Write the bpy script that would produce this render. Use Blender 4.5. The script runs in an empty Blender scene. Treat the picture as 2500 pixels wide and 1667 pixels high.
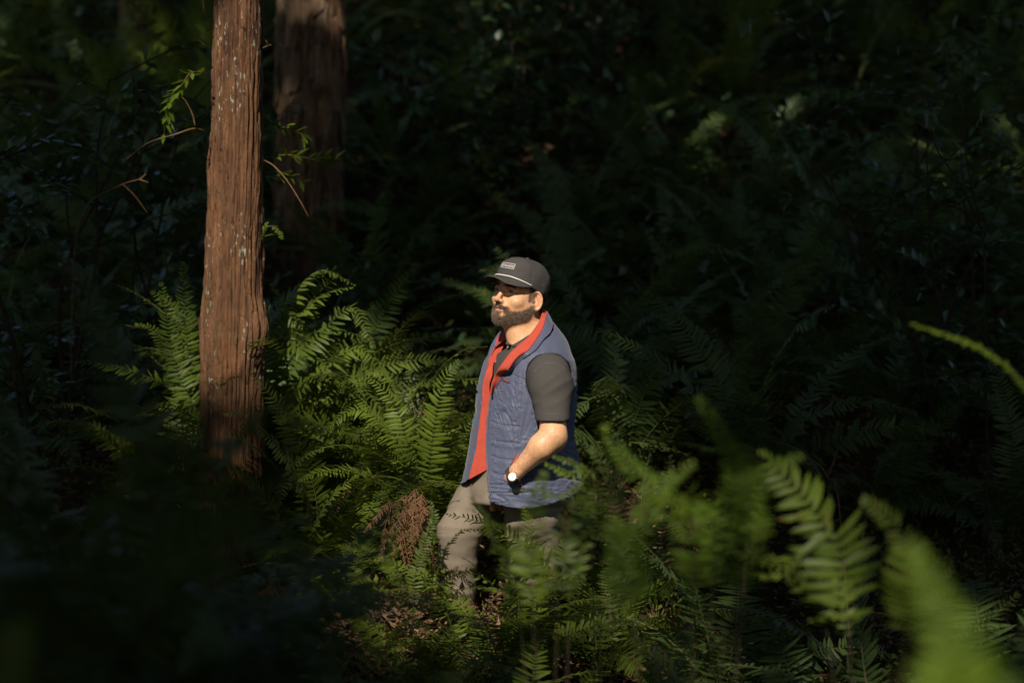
import bpy, math, random
import numpy as np
from mathutils import Vector, Matrix
from mathutils.bvhtree import BVHTree

random.seed(7)
RNG = np.random.default_rng(11)
C = bpy.context.scene.collection
SC = bpy.context.scene
R = math.radians

# ------------------------------------------------------------------ camera
FPX = 5903.0                    # focal length in photo pixels (85 mm on a 36 mm frame, 2500 px wide)
CAM_Z = 1.6
cam_d = bpy.data.cameras.new('camera')
cam_d.lens = 85.0
cam_d.sensor_width = 36.0
cam_d.clip_start = 0.05
cam_d.clip_end = 400.0
cam_d.dof.use_dof = True
cam_d.dof.focus_distance = 8.93
cam_d.dof.aperture_fstop = 2.0
cam = bpy.data.objects.new('camera', cam_d)
cam.location = (0, 0, CAM_Z)
cam.rotation_euler = (R(90), 0, 0)
C.objects.link(cam)
SC.camera = cam

# ------------------------------------------------------------------ sky, sun, exposure
SUN_E, SUN_A = R(38), R(12)       # elevation; azimuth to the left behind the camera
world = bpy.data.worlds.new('World')
SC.world = world
world.use_nodes = True
wn = world.node_tree.nodes
wl = world.node_tree.links
wn.clear()
wo = wn.new('ShaderNodeOutputWorld')
wb = wn.new('ShaderNodeBackground')
ws = wn.new('ShaderNodeTexSky')
ws.sky_type = 'NISHITA'
ws.sun_disc = False
ws.sun_elevation = SUN_E
ws.sun_rotation = R(180) + SUN_A
wb.inputs[1].default_value = 0.09
wl.new(ws.outputs[0], wb.inputs[0])
wl.new(wb.outputs[0], wo.inputs[0])
HX, HY = -math.sin(SUN_A), -math.cos(SUN_A)
SUN = np.array([HX * math.cos(SUN_E), HY * math.cos(SUN_E), math.sin(SUN_E)])
sun_d = bpy.data.lights.new('sun', 'SUN')
sun_d.energy = 5.0
sun_d.angle = R(0.5)
sun_d.color = (1.0, 0.90, 0.76)
sun = bpy.data.objects.new('sun', sun_d)
sun.rotation_euler = Vector(SUN).to_track_quat('Z', 'Y').to_euler()
sun.location = (0, -10, 30)
C.objects.link(sun)
SC.view_settings.view_transform = 'Standard'
SC.view_settings.look = 'None'
SC.view_settings.exposure = 0.2
SC.view_settings.gamma = 1.0
SC.view_settings.use_curve_mapping = False
SC.cycles.use_denoising = True
SC.cycles.max_bounces = 6
SC.cycles.diffuse_bounces = 3
SC.cycles.glossy_bounces = 2
SC.cycles.transmission_bounces = 3
SC.cycles.sample_clamp_indirect = 3.0

# ------------------------------------------------------------------ helpers
def P(X, Y, d):
    """point at photo pixel (X, Y) (2500 px wide photograph) and distance d"""
    return np.array([(X - 1250.0) / FPX * d, d, CAM_Z - (Y - 833.5) / FPX * d])

def hash3(ix, iy, iz, seed):
    n = (ix * 374761393 + iy * 668265263 + iz * 2147483647 + seed * 1274126177) & 0xFFFFFFFF
    n = ((n ^ (n >> 13)) * 1274126177) & 0xFFFFFFFF
    n = n ^ (n >> 16)
    return (n & 0xFFFFFF) / float(0xFFFFFF)

def vnoise(p, scale=1.0, seed=0):
    """value noise in -1..1 for an (n,3) array; scale may be a 3-tuple"""
    q = np.asarray(p, float) * np.asarray(scale, float)
    i = np.floor(q).astype(np.int64)
    f = q - i
    f = f * f * (3 - 2 * f)
    r = 0
    for dx in (0, 1):
        for dy in (0, 1):
            for dz in (0, 1):
                w = (f[..., 0] if dx else 1 - f[..., 0]) * (f[..., 1] if dy else 1 - f[..., 1]) * (f[..., 2] if dz else 1 - f[..., 2])
                r = r + w * hash3(i[..., 0] + dx, i[..., 1] + dy, i[..., 2] + dz, seed)
    return r * 2 - 1

def fbm(p, scale=1.0, seed=0, octv=3):
    r, a = 0, 1.0
    s = np.asarray(scale, float)
    for k in range(octv):
        r = r + a * vnoise(p, s * (2 ** k), seed + k * 17)
        a *= 0.5
    return r

def mesh_of(name, verts, faces, mats=(), smooth=True, midx=None):
    me = bpy.data.meshes.new(name)
    verts = np.asarray(verts, np.float32)
    if isinstance(faces, np.ndarray) and faces.ndim == 2:
        nf, k = faces.shape
        me.vertices.add(len(verts))
        me.vertices.foreach_set('co', verts.ravel())
        me.loops.add(nf * k)
        me.loops.foreach_set('vertex_index', faces.astype(np.int32).ravel())
        me.polygons.add(nf)
        me.polygons.foreach_set('loop_start', np.arange(0, nf * k, k, dtype=np.int32))
        me.update(calc_edges=True)
    else:
        me.from_pydata([tuple(map(float, v)) for v in verts], [], [tuple(int(i) for i in f) for f in faces])
        me.update()
    for m in mats:
        me.materials.append(m)
    if midx is not None:
        me.polygons.foreach_set('material_index', np.asarray(midx, np.int32))
    if smooth:
        me.polygons.foreach_set('use_smooth', np.ones(len(me.polygons), bool))
    me.validate()
    return me

def link(name, me, parent=None, loc=None):
    o = bpy.data.objects.new(name, me)
    C.objects.link(o)
    if parent is not None:
        o.parent = parent
    if loc is not None:
        o.location = tuple(float(c) for c in loc)
    return o

def tag(o, label=None, cat=None, group=None, kind=None):
    if label: o['label'] = label
    if cat: o['category'] = cat
    if group: o['group'] = group
    if kind: o['kind'] = kind
    return o

def empty(name, loc, label=None, cat=None, group=None):
    o = bpy.data.objects.new(name, None)
    C.objects.link(o)
    o.location = tuple(float(c) for c in loc)
    o.empty_display_size = 0.1
    return tag(o, label, cat, group)

class MB:
    """collects pieces, links them as ONE mesh object"""
    def __init__(s):
        s.v, s.f, s.m, s.n = [], [], [], 0
    def add(s, verts, faces, mi=0):
        verts = np.asarray(verts, float).reshape(-1, 3)
        s.v.append(verts)
        s.f.extend([tuple(i + s.n for i in f) for f in faces])
        s.m.extend([mi] * len(faces))
        s.n += len(verts)
    def tube(s, pts, rad, sides=6, mi=0, cap=True):
        pts = np.asarray(pts, float)
        n = len(pts)
        rad = np.broadcast_to(np.asarray(rad, float), (n,))
        t = np.gradient(pts, axis=0)
        t /= np.linalg.norm(t, axis=1)[:, None] + 1e-12
        up = np.array([0, 0, 1.0]) if abs(t[0][2]) < .9 else np.array([1.0, 0, 0])
        a = np.cross(t[0], up); a /= np.linalg.norm(a)
        V = []
        for i in range(n):
            a = a - t[i] * np.dot(a, t[i]); a /= np.linalg.norm(a) + 1e-12
            b = np.cross(t[i], a)
            for k in range(sides):
                th = 2 * math.pi * k / sides
                V.append(pts[i] + rad[i] * (math.cos(th) * a + math.sin(th) * b))
        F = []
        for i in range(n - 1):
            for k in range(sides):
                k2 = (k + 1) % sides
                F.append((i * sides + k, i * sides + k2, (i + 1) * sides + k2, (i + 1) * sides + k))
        if cap:
            F.append(tuple(reversed(range(sides))))
            F.append(tuple(range((n - 1) * sides, n * sides)))
        s.add(V, F, mi)
    def mesh(s, name, mats, smooth=True):
        v = np.concatenate(s.v) if s.v else np.zeros((0, 3))
        return mesh_of(name, v, s.f, mats, smooth, s.m)
    def build(s, name, mats, parent=None, org=(0, 0, 0), smooth=True):
        me = s.mesh(name, mats if isinstance(mats, (list, tuple)) else [mats], smooth)
        if any(org):
            me.transform(Matrix.Translation(-Vector([float(c) for c in org])))
        return link(name, me, parent)

def catmull(pts, n):
    pts = np.asarray(pts, float)
    p = np.vstack([2 * pts[0] - pts[1], pts, 2 * pts[-1] - pts[-2]])
    m = len(pts) - 1
    out = []
    for u in np.linspace(0, m, n):
        i = min(int(u), m - 1); t = u - i
        a, b, c, d = p[i], p[i + 1], p[i + 2], p[i + 3]
        out.append(.5 * ((2 * b) + (c - a) * t + (2 * a - 5 * b + 4 * c - d) * t * t + (3 * b - a - 3 * c + d) * t ** 3))
    return np.array(out)

# ------------------------------------------------------------------ materials
def nt(name):
    m = bpy.data.materials.new(name)
    m.use_nodes = True
    t = m.node_tree
    t.nodes.clear()
    out = t.nodes.new('ShaderNodeOutputMaterial')
    return m, t, out

def N(t, kind, **kw):
    n = t.nodes.new(kind)
    for k, v in kw.items():
        if k.startswith('i_'):
            n.inputs[k[2:].replace('_', ' ')].default_value = v
        elif k.startswith('n_'):
            n.inputs[int(k[2:])].default_value = v
        else:
            setattr(n, k, v)
    return n

def ramp(t, fac, stops, interp='LINEAR'):
    r = t.nodes.new('ShaderNodeValToRGB')
    r.color_ramp.interpolation = interp
    e = r.color_ramp.elements
    while len(e) > 1: e.remove(e[0])
    e[0].position = stops[0][0]; e[0].color = (*stops[0][1], 1)
    for p, c in stops[1:]:
        x = e.new(p); x.color = (*c, 1)
    t.links.new(fac, r.inputs[0])
    return r.outputs[0]

def coords(t, scale=(1, 1, 1), obj=True):
    tc = t.nodes.new('ShaderNodeTexCoord')
    mp = t.nodes.new('ShaderNodeMapping')
    mp.inputs['Scale'].default_value = scale
    t.links.new(tc.outputs['Object' if obj else 'Generated'], mp.inputs[0])
    return mp.outputs[0]

def noise(t, vec, scale, detail=4, rough=.55, dist=0):
    n = t.nodes.new('ShaderNodeTexNoise')
    n.inputs['Scale'].default_value = scale
    n.inputs['Detail'].default_value = detail
    n.inputs['Roughness'].default_value = rough
    n.inputs['Distortion'].default_value = dist
    if vec is not None: t.links.new(vec, n.inputs['Vector'])
    return n.outputs['Fac']

def bump(t, h, strength, dist, prev=None):
    b = t.nodes.new('ShaderNodeBump')
    b.inputs['Strength'].default_value = strength
    b.inputs['Distance'].default_value = dist
    t.links.new(h, b.inputs['Height'])
    if prev is not None: t.links.new(prev, b.inputs['Normal'])
    return b.outputs[0]

def mix(t, fac, a, b, mode='MIX'):
    m = t.nodes.new('ShaderNodeMix'); m.data_type = 'RGBA'; m.blend_type = mode
    for val, sock in ((fac, m.inputs[0]), (a, m.inputs[6]), (b, m.inputs[7])):
        if isinstance(val, (int, float)): sock.default_value = val
        elif isinstance(val, tuple): sock.default_value = (*val, 1)
        else: t.links.new(val, sock)
    return m.outputs[2]

def simple(name, col, rough=.6, spec=.3, var=.25, scale=60, bs=0, bd=.001, metal=0, vscale=(1, 1, 1), sheen=0, sss=0):
    m, t, out = nt(name)
    b = t.nodes.new('ShaderNodeBsdfPrincipled')
    v = coords(t, vscale)
    n = noise(t, v, scale)
    lo = tuple(c * (1 - var) for c in col); hi = tuple(min(1, c * (1 + var)) for c in col)
    c = ramp(t, n, [(.3, lo), (.7, hi)])
    t.links.new(c, b.inputs['Base Color'])
    b.inputs['Roughness'].default_value = rough
    b.inputs['Specular IOR Level'].default_value = spec
    b.inputs['Metallic'].default_value = metal
    if sheen:
        b.inputs['Sheen Weight'].default_value = sheen
        b.inputs['Sheen Roughness'].default_value = .4
    if sss:
        b.inputs['Subsurface Weight'].default_value = sss
        b.inputs['Subsurface Radius'].default_value = (.012, .004, .002)
        b.inputs['Subsurface Scale'].default_value = 1.0
    if bs:
        t.links.new(bump(t, n, bs, bd), b.inputs['Normal'])
    t.links.new(b.outputs[0], out.inputs[0])
    return m

def leafmat(name, c1, c2, trans=.35, rough=.45, spec=.4, blotch=0):
    m, t, out = nt(name)
    oi = t.nodes.new('ShaderNodeObjectInfo')
    v = coords(t)
    n = noise(t, v, 7, 3)
    a = t.nodes.new('ShaderNodeMath'); a.operation = 'MULTIPLY_ADD'
    t.links.new(oi.outputs['Random'], a.inputs[0]); a.inputs[1].default_value = .5
    t.links.new(n, a.inputs[2])
    c = ramp(t, a.outputs[0], [(.35, c1), (1.0, c2)])
    b = t.nodes.new('ShaderNodeBsdfPrincipled')
    b.inputs['Roughness'].default_value = rough
    b.inputs['Specular IOR Level'].default_value = spec
    t.links.new(c, b.inputs['Base Color'])
    if blotch:
        nb_ = noise(t, v, 26, 3, .7)
        bl = ramp(t, nb_, [(.60, (0, 0, 0)), (.70, (blotch, blotch, blotch))])
        c = mix(t, bl, c, (.14, .075, .025))
        nc_ = noise(t, v, 90, 2, .6)
        c = mix(t, ramp(t, nc_, [(.35, (0, 0, 0)), (.75, (.35, .35, .35))]), c, (.13, .15, .02))
        t.links.new(c, b.inputs['Base Color'])
    tr = t.nodes.new('ShaderNodeBsdfTranslucent')
    tc = mix(t, .6, c, (.20, .23, .015), 'MIX')
    t.links.new(tc, tr.inputs[0])
    ms = t.nodes.new('ShaderNodeMixShader'); ms.inputs[0].default_value = trans
    t.links.new(b.outputs[0], ms.inputs[1]); t.links.new(tr.outputs[0], ms.inputs[2])
    t.links.new(ms.outputs[0], out.inputs[0])
    return m

M = {}
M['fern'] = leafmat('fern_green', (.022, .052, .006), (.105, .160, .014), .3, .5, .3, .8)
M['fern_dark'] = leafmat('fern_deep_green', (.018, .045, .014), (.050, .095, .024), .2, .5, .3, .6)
M['fern_dead'] = leafmat('fern_dead_brown', (.07, .036, .02), (.24, .13, .07), .15, .8, .1)
M['rachis'] = simple('fern_stalk', (.085, .085, .025), .6)
M['stalk'] = simple('fern_dark_stalk', (.05, .04, .018), .7)
M['shrub'] = leafmat('shrub_leaf', (.018, .045, .018), (.045, .09, .035), .2, .38, .5)
M['fresh'] = leafmat('fresh_and_sunlit_leaf', (.045, .10, .007), (.125, .205, .013), .45, .6, .2, .3)  # lighter green; puts sunlight into the colour of the lit blurred fronds
M['stem'] = simple('dark_stem', (.035, .025, .018), .8, .1, .4, 30)
M['wood'] = simple('twig_wood', (.13, .075, .04), .8, .1, .4, 30, .4, .002)
M['litter'] = leafmat('dead_leaf', (.07, .038, .022), (.30, .185, .115), .1, .8, .1)

def bark(name, c_dark, c_mid, c_light, lichen, moss):
    m, t, out = nt(name)
    v = coords(t, (1, 1, .09))
    v2 = coords(t, (1, 1, .5))
    v3 = coords(t)
    n1 = noise(t, v, 38, 6, .65, .5)
    n2 = noise(t, v2, 14, 5, .6)
    n3 = noise(t, v3, 3.0, 3)
    col = ramp(t, n1, [(.28, c_dark), (.46, c_mid), (.62, c_light), (.75, tuple(x * 1.1 for x in c_mid))])
    grey = ramp(t, n2, [(.3, tuple(x * .75 for x in c_mid)), (.7, (c_light[0] * .85, c_light[1] * 1.0, c_light[2] * 1.15))])
    col = mix(t, ramp(t, n3, [(.4, (0, 0, 0)), (.6, (.75, .75, .75))]), col, grey)
    # dark pits and cracks
    n4 = noise(t, coords(t, (1, 1, .40)), 60, 4, .7, .6)
    col = mix(t, ramp(t, n4, [(.33, (.9, .9, .9)), (.41, (0, 0, 0))]), col, (.018, .010, .006))
    # pale lichen specks, gathered in patches
    n5 = noise(t, coords(t, (1, 1, .35)), 95, 2, .5)
    n6 = noise(t, coords(t, (1.4, 1, .35)), 7, 2, .5)
    s5 = ramp(t, n5, [(.61, (0, 0, 0)), (.66, (1, 1, 1))])
    s6 = ramp(t, n6, [(.52, (0, 0, 0)), (.6, (1, 1, 1))])
    lf = mix(t, 1.0, s5, s6, 'MULTIPLY')
    lf = mix(t, 1.0, lf, (lichen, lichen, lichen), 'MULTIPLY')
    col = mix(t, lf, col, (.33, .35, .28))
    n7 = noise(t, v3, 5, 4, .7)
    mf = mix(t, 1.0, ramp(t, n7, [(.58, (0, 0, 0)), (.7, (1, 1, 1))]), (moss, moss, moss), 'MULTIPLY')
    col = mix(t, mf, col, (.05, .06, .015))
    b = t.nodes.new('ShaderNodeBsdfPrincipled')
    t.links.new(col, b.inputs['Base Color'])
    b.inputs['Roughness'].default_value = .9
    b.inputs['Specular IOR Level'].default_value = .15
    nb = bump(t, n1, 1.0, .018)
    nb = bump(t, n4, .9, .010, nb)
    t.links.new(nb, b.inputs['Normal'])
    t.links.new(b.outputs[0], out.inputs[0])
    return m
M['bark'] = bark('red_cedar_bark', (.030, .014, .008), (.118, .060, .033), (.23, .105, .048), 1.0, .45)
M['bark_old'] = bark('old_scaly_bark', (.022, .012, .007), (.085, .044, .024), (.21, .13, .07), .4, .5)

def groundmat():
    m, t, out = nt('forest_soil')
    v = coords(t)
    n1 = noise(t, v, 1.2, 5, .6); n2 = noise(t, v, 38, 4, .7)
    c = ramp(t, n2, [(.3, (.018, .011, .007)), (.55, (.06, .033, .019)), (.75, (.13, .075, .045))])
    c2 = ramp(t, n2, [(.3, (.012, .014, .006)), (.7, (.045, .05, .018))])
    c = mix(t, ramp(t, n1, [(.45, (0, 0, 0)), (.6, (.8, .8, .8))]), c, c2)
    b = t.nodes.new('ShaderNodeBsdfPrincipled')
    t.links.new(c, b.inputs['Base Color']); b.inputs['Roughness'].default_value = .95
    b.inputs['Specular IOR Level'].default_value = .1
    t.links.new(bump(t, n2, 1, .03), b.inputs['Normal'])
    t.links.new(b.outputs[0], out.inputs[0])
    return m
M['ground'] = groundmat()

# ------------------------------------------------------------------ terrain
def ground_z(x, y):
    x = np.asarray(x, float); y = np.asarray(y, float)
    z = np.interp(y, [-30, 4, 6.5, 8.2, 9.6, 11, 14, 30, 60], [-.6, .0, .10, .25, .6, 1.0, 2.0, 8.1, 20])
    z = z + .92 * np.exp(-((x + 1.18) ** 2 / .85 + (y - 4.7) ** 2 / 1.8))
    z = z + .38 * np.exp(-((x + .85) ** 2 / .9 + (y - 10.3) ** 2 / .8))
    z = z + .16 * np.exp(-((x + .52) ** 2 / .16 + (y - 8.7) ** 2 / .4))
    z = z - .28 * np.exp(-((x - .10) ** 2 / .10 + (y - 8.98) ** 2 / .09))
    z = z + .22 * np.exp(-((x - 1.6) ** 2 / 1.0 + (y - 5.6) ** 2 / 1.6))
    p = np.stack([x, y, 0 * x], -1)
    z = z + .10 * fbm(p, .9, 3, 3) * np.clip((y - 1) / 4, .3, 2)
    # shallow gully running uphill behind the man
    gx = np.interp(y, [9, 12, 16, 22, 30], [.1, -.25, .1, .9, 1.2])
    z = z - .22 * np.exp(-((x - gx) / .5) ** 2) * np.clip((y - 10) / 2, 0, 1)
    return z
def gz(x, y): return float(ground_z(np.array([x]), np.array([y]))[0])

gxs = np.concatenate([np.arange(-60, -12, 3.0), np.arange(-12, 12, .12), np.arange(12, 61, 3.0)])
gys = np.concatenate([np.arange(-30, 1, 2.0), np.arange(1, 30, .12), np.arange(30, 61, 2.0)])
GX, GY = np.meshgrid(gxs, gys, indexing='ij')
GZ = ground_z(GX.ravel(), GY.ravel())
gv = np.stack([GX.ravel(), GY.ravel(), GZ], 1)
gv[:, 2] += .03 * fbm(gv, (5, 5, 0), 9, 2)
ni, nj = GX.shape
ii, jj = np.meshgrid(np.arange(ni - 1), np.arange(nj - 1), indexing='ij')
q = (ii * nj + jj).ravel()
go = link('ground', mesh_of('ground', gv, np.stack([q, q + nj, q + nj + 1, q + 1], 1), [M['ground']]))
tag(go, 'steep forest floor of brown soil under the ferns', kind='structure')

# ------------------------------------------------------------------ unseen leaf canopy overhead, its gaps shaped to place the sun patches
UAX = np.array([math.cos(SUN_A), -math.sin(SUN_A), 0])
VAX = np.array([-HX * math.sin(SUN_E), -HY * math.sin(SUN_E), math.cos(SUN_E)])
def uv(p):
    p = np.asarray(p, float)
    return np.array([p @ UAX, p @ VAX])
GAPS = []   # (a, b, radius, soft, openness): capsules in the plane square to the sun
def gap(a, b, r, op=1.0, soft=.05):
    GAPS.append((uv(a), uv(b), r, soft, op))
gap(P(1290, 600, 9.0), P(1280, 1000, 8.9), .30)                     # the man
gap(P(1240, 900, 8.9), P(1280, 1200, 8.9), .31)
gap(P(1180, 1180, 8.9), P(1130, 1340, 8.8), .16, .6)
gap(P(600, 190, 9.6), P(585, 560, 9.6), .20, .97)                     # front trunk
gap(P(520, 300, 9.6), P(525, 600, 9.6), .12, .9)
gap(P(520, 40, 9.6), P(585, 40, 9.6), .10, .8)
gap(P(560, 540, 9.6), P(580, 640, 9.6), .15, .9)
gap(P(610, 960, 9.6), P(600, 1000, 9.6), .06, .35)
gap(P(700, 690, 10.1), P(860, 740, 10.2), .26, .95)                 # ferns beside the front trunk
gap(P(680, 830, 10.0), P(900, 900, 9.9), .28, .8)
gap(P(760, 960, 9.7), P(1010, 1020, 9.5), .26, .6)
gap(P(420, 690, 10.0), P(440, 860, 9.9), .18, .65)
gap(P(340, 780, 9.9), P(380, 800, 9.9), .12, .5)
gap(P(1060, 880, 9.5), P(1120, 1060, 9.3), .22, .8)
gap(P(900, 1080, 8.9), P(1040, 1230, 8.6), .24, .55)
gap(P(900, 1260, 8.6), P(1080, 1420, 8.4), .26, .93)
gap(P(1060, 1480, 7.2), P(1240, 1520, 7.0), .20, .15)
gap(P(1475, 1050, 5.0), P(1590, 1170, 5.0), .10, .9)                # ferns at the right
gap(P(1700, 1000, 5.0), P(1780, 1090, 5.0), .08, .7)
gap(P(1640, 1140, 5.0), P(1920, 1130, 5.1), .06, .7)
gap(P(1500, 1250, 5.2), P(1500, 1310, 5.2), .06, .95)
gap(P(1530, 1260, 6.4), P(1700, 1300, 6.2), .12, .35)
gap(P(1760, 1370, 5.8), P(1990, 1430, 5.7), .12, .85)
gap(P(1450, 1300, 8.0), P(1600, 1240, 7.8), .2, .5)
gap(P(1310, 1150, 5.6), P(1310, 1330, 5.6), .12, .7)
gap(P(1340, 1110, 6.9), P(1440, 1180, 6.9), .12, .8)
gap(P(1380, 1080, 8.6), P(1430, 1260, 8.2), .2, .5)
gap(P(2220, 1360, 2.75), P(2400, 1640, 2.7), .19, 1.0)
gap(P(2140, 1280, 4.8), P(2200, 1330, 4.8), .10, .4)
gap(P(2200, 780, 5.6), P(2490, 930, 5.6), .14, .7)
gap(P(2050, 1180, 7.5), P(2250, 1260, 7.2), .14, .5)
gap(P(690, -60, 14), P(710, 50, 14), .15, .32)                      # rear trunk
gap(P(1130, 60, 20), P(1200, 130, 20), .3, .22)
gap(P(1150, 610, 12.2), P(1150, 720, 12), .22, .4)
gap(P(430, 200, 9.8), P(480, 340, 9.8), .18, .75)
gap(P(700, 300, 9.9), P(780, 400, 9.9), .16, .5)
gap(P(1500, 1440, 6.3), P(1450, 1560, 6.0), .2, .2)
gap(P(20, 1500, 2.6), P(60, 1667, 2.6), .08, .15)
gap(P(1700, 1500, 5.0), P(1950, 1620, 4.8), .18, .15)

def openness(U, V):
    t = np.zeros_like(U)
    for a, b, r, soft, op in GAPS:
        ab = b - a; L2 = ab @ ab + 1e-9
        k = np.clip(((U - a[0]) * ab[0] + (V - a[1]) * ab[1]) / L2, 0, 1)
        d = np.hypot(U - a[0] - k * ab[0], V - a[1] - k * ab[1]) - r
        g = np.clip(1 - d / soft, 0, 1)
        if op < .96:      # broken light: leaves hang in these gaps
            g = g * np.clip((vnoise(np.stack([U, V, 0 * U + 3], -1), 4.5, 201) + 1.15 * op - .10) * 2.4, 0, 1)
        t = np.maximum(t, (op if op >= .96 else min(1, op * 1.25)) * g)
    return t

def make_gap_canopy():
    n = 120000
    # near the picture's own ground densely, farther out in larger sprays
    U = RNG.uniform(-9, 9, n); V = RNG.uniform(-4, 30, n)
    size = RNG.uniform(.07, .16, n)
    big = RNG.random(n) < .35
    size[big] = RNG.uniform(.2, .34, big.sum())
    p3 = np.stack([U, V, 0 * U], 1)
    edge = .10 * fbm(p3, 2.2, 71, 2)
    T = openness(U + edge, V + .10 * fbm(p3, 2.2, 91, 2))
    # big sprays stay well clear of a gap
    Tb = np.maximum.reduce([openness(U + dx, V + dy) for dx, dy in ((.3, 0), (-.3, 0), (0, .3), (0, -.3), (.2, .2), (-.2, -.2), (.2, -.2), (-.2, .2))])
    Ts = np.maximum.reduce([openness(U + dx, V + dy) for dx, dy in ((.09, 0), (-.09, 0), (0, .09), (0, -.09))])
    LAI = 5.2
    keep = np.where(big, Tb < .02, RNG.random(n) > T ** .35 * np.where(T > .9, 1.0, .93))
    keep &= ~(~big & (T >= .94))
    # thinned most towards the back, to let more light onto the slope
    keep &= RNG.random(n) > np.where(V > 11, .66, .12)
    U, V, size = U[keep], V[keep], size[keep]
    n = len(U)
    z = RNG.uniform(11.2, 13.6, n)
    y = -(V - z * math.cos(SUN_E)) / (HY * math.sin(SUN_E)) if False else None
    # invert u = x ux + y uy ; v = x vx + y vy + z vz
    A = np.array([[UAX[0], UAX[1]], [VAX[0], VAX[1]]])
    xy = np.linalg.solve(A, np.stack([U, V - z * VAX[2]], 0))
    c = np.stack([xy[0], xy[1], z], 1)
    # leaf plane: random tilt about horizontal
    nrm = np.stack([RNG.normal(0, .45, n), RNG.normal(0, .45, n), np.ones(n)], 1) + .5 * SUN
    nrm /= np.linalg.norm(nrm, axis=1)[:, None]
    a = RNG.normal(0, 1, (n, 3)); a -= nrm * (a * nrm).sum(1)[:, None]; a /= np.linalg.norm(a, axis=1)[:, None]
    b = np.cross(nrm, a)
    s = size[:, None]
    vs = np.stack([c - a * s, c - a * s * .2 + b * s * .75, c + a * s * .75 + b * s * .35, c + a * s * 1.05, c + a * s * .1 - b * s * .8, c - a * s * .8 - b * s * .4], 1)
    idx = np.arange(n)[:, None] * 6
    q1 = idx + np.array([[0, 4, 3, 1]]); q1 = np.concatenate([idx + np.array([[0, 5, 4, 1]]), idx + np.array([[1, 4, 3, 2]])], 0)
    o = link('leaf_canopy', mesh_of('leaf_canopy', vs.reshape(-1, 3), q1, [M['shrub']], smooth=False))
    tag(o, 'unseen green leaf canopy high overhead, its gaps shaped to place the sun patches', kind='stuff')
    return n
NCAN = make_gap_canopy()

def make_shade_thicket():
    """unseen leaves added beside and behind the standpoint to hold back skylight"""
    rg = np.random.default_rng(44)
    n1, n2 = 5200, 6500
    xb = rg.uniform(-13, 13, n1); yb = rg.uniform(-9, -6, n1); zb = rg.uniform(-.4, 4.3, n1)
    sd = np.where(rg.random(n2) < .5, -1, 1)
    xs_ = sd * rg.uniform(5.0, 7.5, n2); ys_ = rg.uniform(-7, 6.5, n2); zs2 = rg.uniform(-.2, 1.0, n2) + rg.uniform(0, 1, n2) * np.clip(8.5 - .2 * ys_, 3, 9)
    c = np.stack([np.concatenate([xb, xs_]), np.concatenate([yb, ys_]), np.concatenate([zb, zs2])], 1)
    # keep the sunbeams and the picture's own field of view free
    o = openness(c @ UAX, c @ VAX)
    k = ((o < .01) | (c[:, 2] < 1.0)) & (np.abs(c[:, 0]) > .26 * np.maximum(c[:, 1], 0) + .6 * (c[:, 1] > 0))
    c = c[k]; n = len(c)
    nrm = rg.normal(0, 1, (n, 3)); nrm /= np.linalg.norm(nrm, axis=1)[:, None]
    a = rg.normal(0, 1, (n, 3)); a -= nrm * (a * nrm).sum(1)[:, None]; a /= np.linalg.norm(a, axis=1)[:, None]
    b = np.cross(nrm, a); s = rg.uniform(.14, .26, n)[:, None]
    vs = np.stack([c - a * s, c - a * s * .2 + b * s * .75, c + a * s * .75 + b * s * .35, c + a * s * 1.05, c + a * s * .1 - b * s * .8, c - a * s * .8 - b * s * .4], 1)
    idx = np.arange(n)[:, None] * 6
    q = np.concatenate([idx + np.array([[0, 5, 4, 1]]), idx + np.array([[1, 4, 3, 2]])], 0)
    tag(link('thicket', mesh_of('thicket', vs.reshape(-1, 3), q, [M['shrub']], smooth=False)), 'unseen leafy thicket added beside and behind the standpoint to hold back skylight', kind='stuff')
make_shade_thicket()  # unseen leaf screen, put in to darken the foreground
print('canopy leaves', NCAN)

# ------------------------------------------------------------------ ferns
def pinna(base, dirv, nrm, L, w, droop, MBx, mi=0):
    side = np.cross(nrm, dirv)
    V = []
    for fr, wf in ((0.0, .6), (.4, 1.0), (.78, .62)):
        c = base + dirv * L * fr - nrm * droop * L * fr * fr
        V += [c + side * w * wf - nrm * w * .25 * wf, c, c - side * w * wf - nrm * w * .25 * wf]
    V.append(base + dirv * L - nrm * droop * L)
    F = [(0, 3, 4, 1), (1, 4, 5, 2), (3, 6, 7, 4), (4, 7, 8, 5), (6, 9, 7), (7, 9, 8)]
    MBx.add(V, F, mi)

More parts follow.
